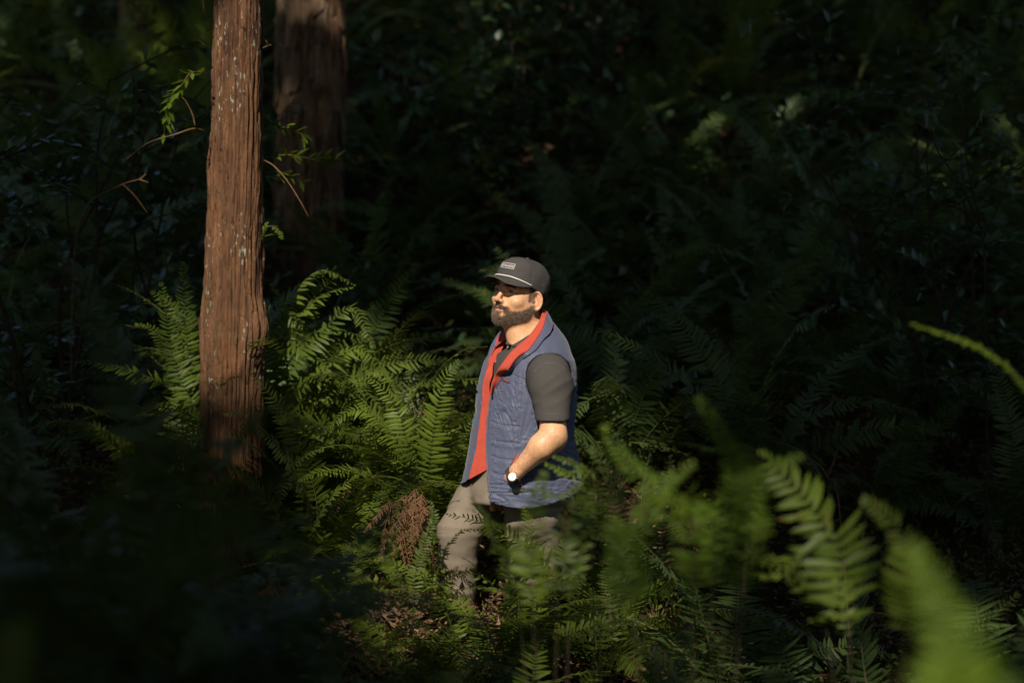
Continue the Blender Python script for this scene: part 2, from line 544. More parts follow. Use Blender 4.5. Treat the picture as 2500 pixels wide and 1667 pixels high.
def frond_into(mb, pts, width, npairs, rng, twist=0.0, dead=False, upv=(0, 0, 1), bare=.14, curl=.2, fat=1.0, ns=28, thick=1.0):
    """a once-pinnate frond along pts"""
    c = catmull(pts, ns)
    seg = np.linalg.norm(np.diff(c, axis=0), axis=1); cum = np.concatenate([[0], np.cumsum(seg)]); cum /= cum[-1]
    Ltot = seg.sum()
    mb.tube(c, np.interp(cum, [0, .5, 1], [.0045, .0028, .0008]) * thick * (Ltot / 1.0) ** .3, 4, 1, False)
    tan = np.gradient(c, axis=0); tan /= np.linalg.norm(tan, axis=1)[:, None]
    for i in range(npairs):
        s = bare + (1 - bare) * (i / (npairs - 1)) ** .93
        s = min(s, .995)
        p = np.array([np.interp(s, cum, c[:, k]) for k in range(3)])
        t = np.array([np.interp(s, cum, tan[:, k]) for k in range(3)]); t /= np.linalg.norm(t)
        sd = np.cross(t, upv); sd /= np.linalg.norm(sd) + 1e-9
        nr = np.cross(sd, t)
        if twist:
            ct, st = math.cos(twist), math.sin(twist)
            sd, nr = sd * ct + nr * st, nr * ct - sd * st
        q = (s - bare) / (1 - bare)
        wl_ = width * min(1, .55 + q * 2.2) * (1 - q) ** .62 * 1.08 + .006
        for sg in (-1, 1):
            if rng.random() < (.25 if dead else .045): continue
            ang = R(rng.normal(80 - 24 * q, 6.5))
            d = sd * sg * math.sin(ang) + t * math.cos(ang) + nr * rng.normal(.06, .13)
            if dead: d = d + np.array([rng.normal(0, .35), rng.normal(0, .35), -.8 + rng.normal(0, .3)])
            d /= np.linalg.norm(d)
            nn = nr + np.array([rng.normal(0, .12) for _ in range(3)]); nn -= d * (nn @ d); nn /= np.linalg.norm(nn)
            L = wl_ * rng.uniform(.82, 1.08) * (.75 if dead else 1)
            pw = fat * min(.0095, max(.0034, L * .095)) * (.7 if dead else 1)
            pinna(p + sd * sg * .001, d, nn, L, pw * rng.uniform(.85, 1.1), curl * rng.uniform(.3, 1.3), mb)

def arch_pts(L, e0, e1, side=0.0, n=7):
    """curve from the origin along +x, elevation angle going from e0 to e1 (degrees)"""
    p = [np.zeros(3)]
    for i in range(n):
        f = (i + .5) / n
        e = R(e0 + (e1 - e0) * f ** 1.25)
        p.append(p[-1] + L / n * np.array([math.cos(e), side * f, math.sin(e)]))
    return np.array(p)

fr_rng = np.random.default_rng(5)
FROND = []
for k, (L, e0, e1, sd) in enumerate([(1.0, 78, 5, .1), (1.05, 68, -20, -.15), (.95, 60, -35, .1), (1.1, 74, -10, -.1), (.85, 50, -40, .2), (1.0, 84, 30, 0), (.9, 40, -30, -.2), (1.05, 70, -45, .05)]):
    mb = MB(); frond_into(mb, arch_pts(L, e0, e1, sd), .11 + .02 * fr_rng.random(), 44, fr_rng, fr_rng.normal(0, .35))
    FROND.append(mb)
DEADF = []
for k, (L, e0, e1, sd) in enumerate([(.8, 30, -70, .2), (.7, 15, -60, -.2), (.75, 45, -85, .1)]):
    mb = MB(); frond_into(mb, arch_pts(L, e0, e1, sd), .09, 30, fr_rng, fr_rng.normal(0, .3), dead=True)
    DEADF.append(mb)
ME_F = {v: [mb.mesh('frond', [M[v], M['rachis']]) for mb in FROND] for v in ('fern', 'fern_dark')}
ME_D = [mb.mesh('dead_frond', [M['fern_dead'], M['fern_dead']]) for mb in DEADF]

def fern(x, y, n=15, sc=1.0, kind='fern', dead=3, label=None, group=None, only=None, az0=None, seed=0):
    rng = random.Random(int(seed * 97 + x * 1000 + y * 77))
    root = empty('sword_fern', (x, y, gz(x, y) - .02), label, 'fern', group)
    a0 = rng.uniform(0, 6.28) if az0 is None else R(az0)
    for i in range(n):
        k = rng.choice(only) if only else rng.randrange(len(FROND))
        o = link('frond', ME_F[kind][k], root)
        o.rotation_euler = (rng.gauss(0, .26), rng.gauss(.05, .20), a0 + 6.283 * (i + rng.gauss(0, .25)) / n)
        s = sc * rng.uniform(.78, 1.1)
        o.scale = (s, s, s)
    for i in range(dead):
        o = link('dead_frond', ME_D[rng.randrange(3)], root)
        o.rotation_euler = (rng.gauss(0, .2), rng.gauss(0, .2), rng.uniform(0, 6.28))
        s = sc * rng.uniform(.7, 1.0); o.scale = (s, s, s)
    return root

# joined ferns for the far slope
def far_fern_mesh(seed, kind):
    rg = np.random.default_rng(seed); mb = MB()
    for i in range(13):
        k = rg.integers(0, len(FROND)); th = 6.283 * (i + rg.normal(0, .3)) / 13; s = rg.uniform(.75, 1.1)
        rot = np.array(Matrix.Rotation(th, 3, 'Z') @ Matrix.Rotation(rg.normal(0, .15), 3, 'X')) * s
        src = FROND[k]
        v = np.concatenate(src.v) @ rot.T
        mb.v.append(v); mb.f.extend([tuple(a + mb.n for a in f) for f in src.f]); mb.m.extend(src.m); mb.n += len(v)
    return mb.mesh('sword_fern', [M[kind], M['rachis']])
FARF = [far_fern_mesh(s, k) for s, k in ((1, 'fern_dark'), (2, 'fern_dark'), (3, 'fern'), (4, 'fern_dark'))]

HERO = [
    # x, y, n, scale, kind, dead, label
    (P(650, 0, 10.25)[0], 10.25, 18, 1.02, 'fern', 3, 'bright sunlit sword fern fanning out just right of the front tree trunk'),
    (P(560, 0, 10.5)[0], 10.5, 14, 1.0, 'fern', 2, 'sword fern tucked directly behind the front tree trunk'),
    (P(430, 0, 10.1)[0], 10.1, 16, .95, 'fern', 3, 'half lit sword fern just left of the front tree trunk'),
    (P(820, 0, 10.1)[0], 10.05, 17, .9, 'fern', 4, 'sunlit sword fern below and right of the brightest fern, between trunk and man'),
    (P(940, 0, 9.8)[0], 9.75, 16, .78, 'fern', 3, 'low sword fern midway between the front trunk and the man'),
    (P(1060, 0, 9.5)[0], 9.5, 15, .85, 'fern', 2, 'sword fern whose fronds reach the front edge of the vest'),
    (P(740, 0, 9.3)[0], 9.3, 13, .7, 'fern', 6, 'browning sword fern low at the right foot of the front trunk'),
    (P(985, 0, 9.0)[0], 9.0, 6, .5, 'fern', 22, 'sword fern with a thick skirt of dead brown fronds left of the thigh'),
    (P(850, 0, 8.7)[0], 8.7, 10, .50, 'fern', 2, 'small glossy sword fern left of the dead brown skirt'),
    (P(960, 0, 7.6)[0], 7.6, 8, .38, 'fern', 6, 'small sword fern in front of the raised knee'),
    (P(1180, 0, 8.1)[0], 8.05, 14, .68, 'fern', 3, 'sword fern standing before the trouser legs'),
    (P(1330, 0, 7.6)[0], 7.6, 13, .75, 'fern', 4, 'sword fern just right of the trousers under the vest hem'),
    (P(1460, 0, 8.7)[0], 8.7, 14, .8, 'fern', 4, 'shaded sword fern close behind the vest hem'),
    (P(1560, 0, 7.2)[0], 7.2, 15, .85, 'fern', 3, 'sword fern in the middle distance right of the man'),
    (P(1800, 0, 6.9)[0], 6.9, 15, .9, 'fern', 4, 'bushy sword fern behind the blurred arching fronds at right'),
    (P(2030, 0, 6.6)[0], 6.7, 14, .85, 'fern', 5, 'sword fern with tan dead leaflets right of the arching fronds'),
    (P(1660, 0, 6.0)[0], 5.9, 13, .62, 'fern', 2, 'low sword fern at the foot of the blurred arching fronds'),
    (P(1900, 0, 5.6)[0], 5.6, 13, .6, 'fern', 3, 'low sword fern below right of the arching fronds'),
    (P(1280, 0, 6.6)[0], 6.4, 12, .6, 'fern', 2, 'low sword fern in the lower middle below the trousers'),
    (P(1120, 0, 8.5)[0], 8.4, 8, .34, 'fern', 7, 'fern growing against the front of the raised trouser leg'),
    (P(1230, 0, 8.4)[0], 8.45, 14, .72, 'fern', 3, 'fern between the two trouser legs, under the pocket'),
    (P(700, 0, 9.9)[0], 9.9, 16, .85, 'fern', 4, 'sword fern filling the gap right beside the trunk foot'),
    (P(880, 0, 10.3)[0], 10.4, 15, .9, 'fern', 4, 'sword fern behind the lit bank, below the dark gully'),
    (P(1000, 0, 10.1)[0], 10.1, 14, .75, 'fern', 4, 'sword fern behind the comb-leaved frond left of the vest'),
    (P(1075, 0, 8.35)[0], 8.3, 10, .42, 'fern', 5, 'little fern in the leaf litter in front of the raised knee'),
    (P(930, 0, 8.4)[0], 8.35, 10, .42, 'fern', 5, 'little fern in the middle of the leaf litter'),
    (P(780, 0, 9.5)[0], 9.5, 15, .8, 'fern', 6, 'sword fern in the lit bank nearest the trunk foot'),
    (P(930, 0, 9.95)[0], 10.0, 15, .9, 'fern', 5, 'sword fern at the top of the lit bank left of the collar'),
    (P(850, 0, 9.2)[0], 9.15, 14, .68, 'fern', 5, 'sword fern in the middle of the lit bank'),
    (P(1060, 0, 6.9)[0], 6.9, 11, .48, 'fern', 5, 'low sword fern at the bottom left of the lit patch'),
]
for i, (x, y, n, s, k, dd, lab) in enumerate(HERO):
    fern(x, y, n, s, k, dd, lab, seed=i)

# dark foreground ferns, out of focus
DARKG = 'dark out-of-focus ferns in the shaded foreground'
for i, (X, d, s) in enumerate([(60, 4.4, 1.0), (330, 4.9, 1.05), (560, 5.4, .95), (150, 3.6, .85), (420, 4.0, .9), (700, 4.8, .8), (820, 5.8, .75), (250, 5.8, 1.1), (600, 6.6, .95), (-60, 5.4, 1.2), (760, 7.2, .7), (430, 7.4, .95), (100, 7.2, 1.1), (640, 3.9, .62), (900, 4.4, .55), (560, 8.1, .8)]):
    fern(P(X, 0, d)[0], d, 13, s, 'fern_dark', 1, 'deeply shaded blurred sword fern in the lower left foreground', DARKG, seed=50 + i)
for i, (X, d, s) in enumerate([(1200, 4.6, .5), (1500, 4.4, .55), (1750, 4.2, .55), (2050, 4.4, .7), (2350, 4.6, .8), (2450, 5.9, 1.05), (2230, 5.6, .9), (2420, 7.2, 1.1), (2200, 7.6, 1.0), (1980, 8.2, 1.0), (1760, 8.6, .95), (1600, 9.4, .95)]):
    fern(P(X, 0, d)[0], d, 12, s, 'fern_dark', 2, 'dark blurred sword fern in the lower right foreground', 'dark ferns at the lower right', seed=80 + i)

# the slope behind: medium ferns with fronds as parts, far ferns joined
rs = np.random.default_rng(23)
taken = []
def free(x, y, r):
    return all((x - a) ** 2 + (y - b) ** 2 > r * r for a, b in taken)
n_mid = n_far = 0
tries = 0
while tries < 5000 and (n_mid < 80):
    tries += 1
    y = rs.uniform(10.4, 15.5); x = rs.uniform(-.235 * y, .235 * y)
    gx = np.interp(y, [9, 12, 16], [.1, -.25, .1])
    if abs(x - gx) < .42 or not free(x, y, .52): continue
    if abs(x + 1.2) < .45 and 13 < y < 14.8: continue
    if y < 10.9 and x < .3: continue
    taken.append((x, y)); n_mid += 1
    side = 'left' if x < 0 else 'right'
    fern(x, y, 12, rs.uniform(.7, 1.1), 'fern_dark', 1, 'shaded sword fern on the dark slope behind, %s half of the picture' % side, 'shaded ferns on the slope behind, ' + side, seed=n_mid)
tries = 0
while tries < 9000 and n_far < 170:
    tries += 1
    y = rs.uniform(15.0, 30); x = rs.uniform(-.24 * y, .24 * y)
    gx = np.interp(y, [14, 16, 22, 30], [0, .1, .9, 1.2])
    if abs(x - gx) < .4 or not free(x, y, .66 + (y - 15) * .025): continue
    taken.append((x, y))
    o = link('sword_fern', FARF[n_far % 4], None, (x, y, gz(x, y) - .02))
    s = rs.uniform(.8, 1.3); o.scale = (s, s, s); o.rotation_euler = (rs.normal(0, .1), -.15, rs.uniform(0, 6.28))
    side = 'left' if x < 0 else 'right'
    tag(o, 'small dim sword fern high on the far slope, %s half of the picture' % side, 'fern', 'dim far ferns on the upper slope, ' + side)
    n_far += 1
print('mid, far ferns', n_mid, n_far)

# single big blurred fronds in front of the lens, each rooted in its own fern
def hero_fern(name_xy, fronds, label, kind='fern'):
    bx, by = name_xy
    bz = gz(bx, by)
    root = empty('sword_fern', (bx, by, bz), label, 'fern')
    base = np.array([bx, by, bz])
    rg = np.random.default_rng(int(abs(bx * 1000)) + 3)
    for pts, w, npairs, up, tw in fronds:
        mb = MB()
        pl = [base + np.array([rg.normal(0, .02), rg.normal(0, .02), .0])] + [P(*p) for p in pts]
        cc = catmull(pl, 61); sg = np.linalg.norm(np.diff(cc, axis=0), axis=1); cu = np.cumsum(sg); k1 = int(60 / (len(pl) - 1))
        bare = cu[k1 - 1] / cu[-1] * .92
        npairs = int((1 - bare) * cu[-1] / (.0135 * (w / .06) ** .6))
        frond_into(mb, pl, w, npairs, rg, tw, upv=np.array(up, float), bare=bare, fat=1.15, ns=60, curl=.45, thick=.42)
        mb.build('frond', [M[kind], M['stalk']], root, base)
    for i in range(7):
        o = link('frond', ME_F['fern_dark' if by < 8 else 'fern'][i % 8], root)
        o.rotation_euler = (0, 0, i * .9 + 1); o.scale = (.5, .5, .5)
    return root

FB = (0, -1, .45)
UP = (0, 0, 1)
b = P(1700, 1700, 5.0)
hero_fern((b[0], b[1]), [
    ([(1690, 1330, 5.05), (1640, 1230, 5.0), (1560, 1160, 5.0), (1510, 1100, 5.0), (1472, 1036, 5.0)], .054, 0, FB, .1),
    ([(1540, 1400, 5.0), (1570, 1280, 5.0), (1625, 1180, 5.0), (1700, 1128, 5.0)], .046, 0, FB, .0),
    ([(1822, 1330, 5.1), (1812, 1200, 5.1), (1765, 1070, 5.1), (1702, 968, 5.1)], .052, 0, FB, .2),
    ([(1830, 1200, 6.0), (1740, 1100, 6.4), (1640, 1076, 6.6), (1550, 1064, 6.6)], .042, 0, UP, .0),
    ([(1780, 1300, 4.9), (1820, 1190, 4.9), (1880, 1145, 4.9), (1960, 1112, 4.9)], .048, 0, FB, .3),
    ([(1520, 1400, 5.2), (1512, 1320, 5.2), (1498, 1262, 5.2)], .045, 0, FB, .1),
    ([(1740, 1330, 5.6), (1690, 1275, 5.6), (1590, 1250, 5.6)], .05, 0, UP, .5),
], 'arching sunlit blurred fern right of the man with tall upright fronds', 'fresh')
b = P(2120, 1640, 5.5)
hero_fern((b[0], b[1]), [
    ([(2065, 1430, 5.5), (2010, 1280, 5.5), (1935, 1180, 5.5), (1850, 1105, 5.5)], .115, 0, FB, -.1),
    ([(2000, 1440, 5.6), (1900, 1375, 5.6), (1770, 1335, 5.6)], .06, 0, UP, .4),
    ([(2220, 1450, 5.0), (2225, 1360, 5.0), (2185, 1280, 5.0), (2105, 1215, 5.0)], .062, 0, FB, .1),
    ([(2060, 1480, 5.8), (1980, 1420, 5.8), (1840, 1400, 5.8)], .055, 0, UP, .3),
], 'blurred fern whose broad frond bends left with a brown stalk, lower right', 'fern')
b = P(1340, 1660, 5.7)
hero_fern((b[0], b[1]), [
    ([(1298, 1400, 5.7), (1302, 1290, 5.65), (1312, 1215, 5.6), (1330, 1150, 5.6)], .056, 0, FB, .0),
    ([(1260, 1420, 6.2), (1215, 1340, 6.2), (1190, 1260, 6.2), (1150, 1210, 6.2)], .05, 0, UP, .3),
    ([(1400, 1350, 6.0), (1470, 1290, 6.0), (1540, 1280, 6.0)], .05, 0, UP, .3),
    ([(1370, 1380, 5.9), (1400, 1250, 5.9), (1440, 1170, 5.9)], .055, 0, FB, .1),
    ([(1290, 1380, 6.3), (1235, 1290, 6.3), (1180, 1270, 6.3)], .045, 0, UP, .2),
], 'blurred fern with one upright frond crossing the hem of the vest', 'fern')
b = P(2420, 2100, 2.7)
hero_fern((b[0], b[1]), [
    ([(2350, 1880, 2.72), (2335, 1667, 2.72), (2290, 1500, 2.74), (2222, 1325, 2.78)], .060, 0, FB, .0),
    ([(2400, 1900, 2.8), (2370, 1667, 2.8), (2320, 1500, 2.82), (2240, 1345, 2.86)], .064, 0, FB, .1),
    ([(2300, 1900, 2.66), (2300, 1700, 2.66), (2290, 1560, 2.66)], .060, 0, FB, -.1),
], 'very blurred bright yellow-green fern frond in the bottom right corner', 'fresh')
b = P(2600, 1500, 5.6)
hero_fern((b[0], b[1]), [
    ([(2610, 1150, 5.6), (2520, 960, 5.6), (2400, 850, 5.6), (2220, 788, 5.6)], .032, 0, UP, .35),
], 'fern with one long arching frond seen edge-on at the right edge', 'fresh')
b = P(-60, 1900, 2.5)
hero_fern((b[0], b[1]), [
    ([(-20, 1780, 2.5), (20, 1640, 2.5), (60, 1520, 2.5)], .05, 0, FB, .1),
], 'faint very blurred fern frond in the bottom left corner')
b = P(1480, 1500, 6.9)
hero_fern((b[0], b[1]), [
    ([(1460, 1250, 6.9), (1430, 1150, 6.9), (1350, 1110, 6.9)], .04, 0, UP, .6),
    ([(1440, 1230, 6.9), (1390, 1160, 6.9), (1330, 1130, 6.9)], .045, 0, UP, .6),
    ([(1500, 1260, 6.9), (1480, 1150, 6.9), (1440, 1090, 6.9)], .05, 0, FB, .2),
    ([(1440, 1280, 6.9), (1350, 1205, 6.9), (1240, 1195, 6.9)], .05, 0, UP, .4),
], 'fern just right of the vest, its fronds reaching over the vest hem')

# the sunlit fern standing behind the front trunk, frond by frond
b = P(600, 0, 10.2)
hero_fern((b[0], 10.2), [
    ([(640, 820, 10.2), (700, 735, 10.2), (780, 660, 10.2), (868, 696, 10.15)], .105, 0, (0, -.6, 1), .5),
    ([(690, 830, 10.1), (740, 760, 10.1), (800, 715, 10.1), (862, 700, 10.1)], .085, 0, (0, -.6, 1), .3),
    ([(660, 860, 10.1), (730, 830, 10.05), (800, 800, 10.05), (880, 820, 10.0)], .095, 0, (0, -.6, 1), .4),
    ([(640, 900, 10.1), (690, 850, 10.05), (740, 850, 10.0), (800, 900, 9.95)], .10, 0, (0, -.8, 1), .3),
    ([(630, 840, 10.1), (655, 780, 10.1), (690, 760, 10.05), (740, 800, 10.0)], .10, 0, (0, -.8, 1), .2),
    ([(700, 900, 10.0), (780, 820, 10.0), (860, 750, 10.0), (915, 850, 9.95)], .085, 0, (0, -.8, 1), .2),
    ([(720, 960, 9.9), (800, 900, 9.9), (880, 850, 9.9), (960, 940, 9.85)], .09, 0, (0, -.8, 1), .2),
    ([(500, 1000, 10.1), (462, 880, 10.05), (452, 760, 10.0), (446, 640, 9.95)], .085, 0, FB, .1),
    ([(480, 1000, 10.0), (425, 880, 10.0), (405, 760, 9.95), (392, 690, 9.9)], .08, 0, FB, .2),
    ([(470, 1000, 10.1), (400, 850, 10.0), (370, 800, 10.0), (330, 790, 10.0)], .06, 0, (0, -.5, 1), .1),
], 'tall sunlit fern straddling the front trunk, its fronds showing on both sides')
b = P(1030, 0, 9.4)
hero_fern((b[0], 9.4), [
    ([(1010, 1080, 9.4), (980, 960, 9.4), (930, 900, 9.4), (860, 930, 9.35)], .075, 0, UP, .4),
    ([(990, 1120, 9.4), (930, 1030, 9.4), (860, 1000, 9.4), (780, 1060, 9.35)], .07, 0, UP, .4),
    ([(1045, 1160, 9.3), (1060, 1040, 9.25), (1085, 930, 9.2), (1120, 880, 9.15)], .085, 0, FB, .1),
    ([(1020, 1100, 9.4), (1050, 940, 9.4), (1120, 860, 9.4), (1190, 845, 9.4)], .05, 0, UP, .2),
    ([(1000, 1100, 9.3), (960, 980, 9.3), (900, 920, 9.3)], .07, 0, (0, -.6, 1), .1),
], 'fern with long comb-like leaflets just left of the vest')

# brown skirt of hanging dead fronds left of the raised thigh
bx_, by_ = P(1005, 0, 8.75)[0], 8.75
rt_ = empty('dead_fern', (bx_, by_, gz(bx_, by_)), 'withered brown fern clump with hanging dead fronds beside the raised trouser leg', 'fern')
rg_ = np.random.default_rng(91)
for k in range(20):
    x0 = rg_.uniform(950, 1055); y0 = rg_.uniform(1175, 1275)
    x1 = x0 + rg_.uniform(-70, 50); d0 = 8.75 + rg_.normal(0, .06)
    mb = MB(); frond_into(mb, [P(x0 + rg_.normal(0, 5), y0 + 60, d0 + .05), P(x0, y0, d0), P((x0 + x1) / 2 - 8, y0 + 45, d0 - .05), P(x1, y0 + rg_.uniform(60, 170), d0 - .08)], .042, 26, rg_, .3, dead=True, bare=.2, ns=20)
    mb.build('dead_frond', [M['fern_dead'], M['fern_dead']], rt_, np.array([bx_, by_, gz(bx_, by_)]))

b = P(1010, 1560, 8.1)
hero_fern((b[0], 8.1), [
    ([(1030, 1460, 8.1), (1060, 1380, 8.1), (1120, 1300, 8.1), (1180, 1290, 8.1)], .045, 0, UP, .4),
    ([(1050, 1480, 8.0), (1090, 1420, 8.0), (1150, 1390, 8.0), (1210, 1420, 8.0)], .05, 0, UP, .4),
    ([(980, 1440, 8.1), (940, 1360, 8.1), (900, 1330, 8.1), (850, 1350, 8.1)], .045, 0, UP, .4),
    ([(1010, 1440, 8.2), (1035, 1330, 8.2), (1060, 1260, 8.2), (1045, 1220, 8.2)], .035, 0, FB, .2),
], 'thin-fronded fern whose fronds cross the shin of the raised leg')

# ------------------------------------------------------------------ trees
def trunk_mesh(name, cx, cy, z0, z1, rad, mat, seed, amp=.014, na=150, dz=.014, lean=(0, 0), bulge=None, flake=0.0):
    zs = np.concatenate([np.arange(z0, min(z1, 5.2), dz), np.arange(min(z1, 5.2), z1 + .3, .12)])
    th = np.linspace(0, 2 * math.pi, na, endpoint=False)
    TH, Z = np.meshgrid(th, zs, indexing='xy')
    r = np.interp(Z, *rad)
    q = np.stack([np.cos(TH) * 1.0, np.sin(TH) * 1.0, Z], -1)
    ridge = fbm(q, (7, 7, .8), seed, 3)
    r = r + amp * (1 - np.abs(ridge)) * .8 + amp * .8 * fbm(q, (18, 18, 3.5), seed + 5, 2) + .55 * amp * fbm(q, (46, 46, 12), seed + 9, 2)
    if flake:
        fl = vnoise(q, (6, 6, 4.5), seed + 40)
        r = r + flake * np.clip(fl * 3, 0, 1)
    r = r + .02 * vnoise(q, (1.2, 1.2, .7), seed + 22)
    if bulge:
        for bz, bth, bh, bw, bs in bulge:
            dth = np.angle(np.exp(1j * (TH - bth)))
            r = r + bh * np.exp(-((Z - bz) / bs) ** 2 - (dth / bw) ** 2)
    x = cx + lean[0] * (Z - z0) + r * np.cos(TH); y = cy + lean[1] * (Z - z0) + r * np.sin(TH)
    v = np.stack([x, y, Z], -1).reshape(-1, 3)
    nz = len(zs)
    i, j = np.meshgrid(np.arange(nz - 1), np.arange(na), indexing='ij')
    j2 = (j + 1) % na
    f = np.stack([i * na + j, i * na + j2, (i + 1) * na + j2, (i + 1) * na + j], -1).reshape(-1, 4)
    return v, f

def leaf_shape(mb, base, d, nrm, L, w, mi=0):
    s = np.cross(nrm, d)
    V = [base, base + d * L * .35 + s * w, base + d * L * .45 - nrm * .08 * L, base + d * L * .35 - s * w, base + d * L * .75 + s * w * .6 - nrm * .08 * L, base + d * L * .75 - s * w * .6 - nrm * .08 * L, base + d * L - nrm * .18 * L]
    mb.add(V, [(0, 1, 2), (0, 2, 3), (1, 4, 2), (2, 5, 3), (2, 4, 6), (2, 6, 5)], mi)

def twig_leaves(mb, pts, n, L, w, rng, mi=0, spread=.7):
    c = catmull(pts, 24)
    for i in range(n):
        u = rng.random() ** .7 * 22.9; k = int(u)
        p = c[k] + (c[k + 1] - c[k]) * (u - k)
        t = c[k + 1] - c[k]; t /= np.linalg.norm(t)
        rv = np.array([rng.normal(), rng.normal(), rng.normal() * .4]); rv -= t * (rv @ t); rv /= np.linalg.norm(rv)
        d = rv * spread + t * .6; d /= np.linalg.norm(d)
        nn = np.array([rng.normal(0, .3), rng.normal(0, .3), 1.0]); nn -= d * (nn @ d); nn /= np.linalg.norm(nn)
        leaf_shape(mb, p, d, nn, L * rng.uniform(.7, 1.2), w * rng.uniform(.8, 1.2), mi)

rt = np.random.default_rng(77)
# front red-barked tree
c0 = P(569, 1300, 9.72)
tz0 = gz(c0[0], c0[1]) - .1
root = empty('conifer_tree', (c0[0], c0[1], tz0), 'straight reddish-brown conifer trunk with pale lichen specks, nearest and sunlit', 'tree')
org = (c0[0], c0[1], tz0)
zz = [CAM_Z - (Y - 833.5) / FPX * 9.6 for Y in (1400, 1100, 900, 820, 700, 400, 0)] + [13.0]
rr = [.145, .121, .119, .122, .114, .112, .106, .06]
o_ = sorted(range(8), key=lambda k: zz[k])
v, f = trunk_mesh('trunk', c0[0] - .012, c0[1], tz0, 13.0, ([zz[k] for k in o_], [rr[k] * .93 for k in o_]), M['bark'], 3, .012, 190, .010, (.013, 0),
                  bulge=[(CAM_Z - (805 - 833.5) / FPX * 9.6, -.5, .03, .5, .10), (tz0, 0, .04, 9, .25)])
link('trunk', mesh_of('trunk', v - np.array(org), f, [M['bark']]), root)
def branch(root, org, pts, r0, leaves=0, L=.04, w=.012, mat='fresh', lab=None, subs=()):
    mb = MB(); c = catmull(pts, 14)
    mb.tube(c, np.linspace(r0, r0 * .35, 14), 6)
    for sp, rr_ in subs:
        c2 = catmull(sp, 8); mb.tube(c2, np.linspace(rr_, rr_ * .3, 8), 5)
    b = mb.build('branch', M['wood'], root, org)
    if leaves:
        lb = MB(); twig_leaves(lb, pts, leaves, L, w, rt)
        for sp, rr_ in subs: twig_leaves(lb, sp, max(4, leaves // 3), L, w, rt)
        lo = lb.build('foliage', M[mat], b, org); lo['kind'] = 'stuff'
    if lab: b['label'] = lab
    return b
branch(root, org, [P(497, 320, 9.6), P(470, 315, 9.5), P(430, 328, 9.45), P(360, 350, 9.4), P(305, 392, 9.35)], .0055, 0, lab='bare orange-brown branch pointing left',
       subs=[([P(477, 312, 9.5), P(470, 280, 9.48), P(455, 250, 9.46), P(445, 238, 9.45)], .004)])
branch(root, org, [P(497, 182, 9.6), P(480, 176, 9.55), P(462, 180, 9.5), P(440, 215, 9.5), P(415, 250, 9.5), P(400, 330, 9.5)], .0025, 40, .05, .010, lab='thin leafy sprig')
branch(root, org, [P(500, 112, 9.6), P(492, 105, 9.58), P(485, 99, 9.56)], .0028)
branch(root, org, [P(642, 118, 9.6), P(655, 112, 9.58), P(663, 110, 9.56)], .003, subs=[([P(654, 112, 9.58), P(652, 104, 9.57), P(648, 97, 9.57)], .002)])
branch(root, org, [P(500, 40, 9.6), P(497, 20, 9.57), P(495, -10, 9.55)], .0015)
branch(root, org, [P(645, 392, 9.7), P(668, 405, 9.6), P(700, 440, 9.55), P(732, 490, 9.5), P(755, 532, 9.5)], .0035, 0)
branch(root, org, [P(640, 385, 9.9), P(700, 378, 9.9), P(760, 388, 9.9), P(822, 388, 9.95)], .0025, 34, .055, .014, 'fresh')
branch(root, org, [P(640, 300, 9.9), P(690, 310, 9.95), P(745, 330, 10.0)], .002, 26, .06, .010, 'fern')
branch(root, org, [P(640, 420, 9.9), P(690, 425, 9.9), P(740, 445, 9.9)], .002, 22, .05, .010, 'fern')
# little fern tuft rooted in the bark
tf = P(636, 590, 9.62)
rf = empty('small_fern', tf, 'tiny curled fern tuft growing on the right side of the front trunk', 'fern')
for pts_, w_ in (([P(636, 590, 9.62), P(645, 560, 9.6), P(662, 552, 9.58), P(682, 566, 9.56), P(688, 582, 9.55)], .03), ([P(636, 590, 9.62), P(642, 570, 9.6), P(650, 548, 9.6), P(655, 543, 9.6)], .02), ([P(636, 590, 9.62), P(650, 575, 9.6), P(668, 572, 9.58)], .022)):
    mb = MB(); frond_into(mb, pts_, w_, 14, rt, .2, upv=(0, -.4, 1), bare=.1)
    mb.build('frond', [M['fern'], M['rachis']], rf, tf)

# rear scaly tree
c1 = P(756, 655, 14.2)
tz1 = gz(c1[0], c1[1]) - .15
root = empty('old_tree', (c1[0], c1[1], tz1), 'thicker scaly-barked tree trunk in shade, standing behind the front trunk to its right', 'tree')
v, f = trunk_mesh('trunk', c1[0], c1[1], tz1, 14, ([tz1, tz1 + .6, 4, 14], [.215, .172, .168, .11]), M['bark_old'], 31, .022, 130, .02, (.004, 0), flake=.014)
link('trunk', mesh_of('trunk', v - np.array([c1[0], c1[1], tz1]), f, [M['bark_old']]), root)
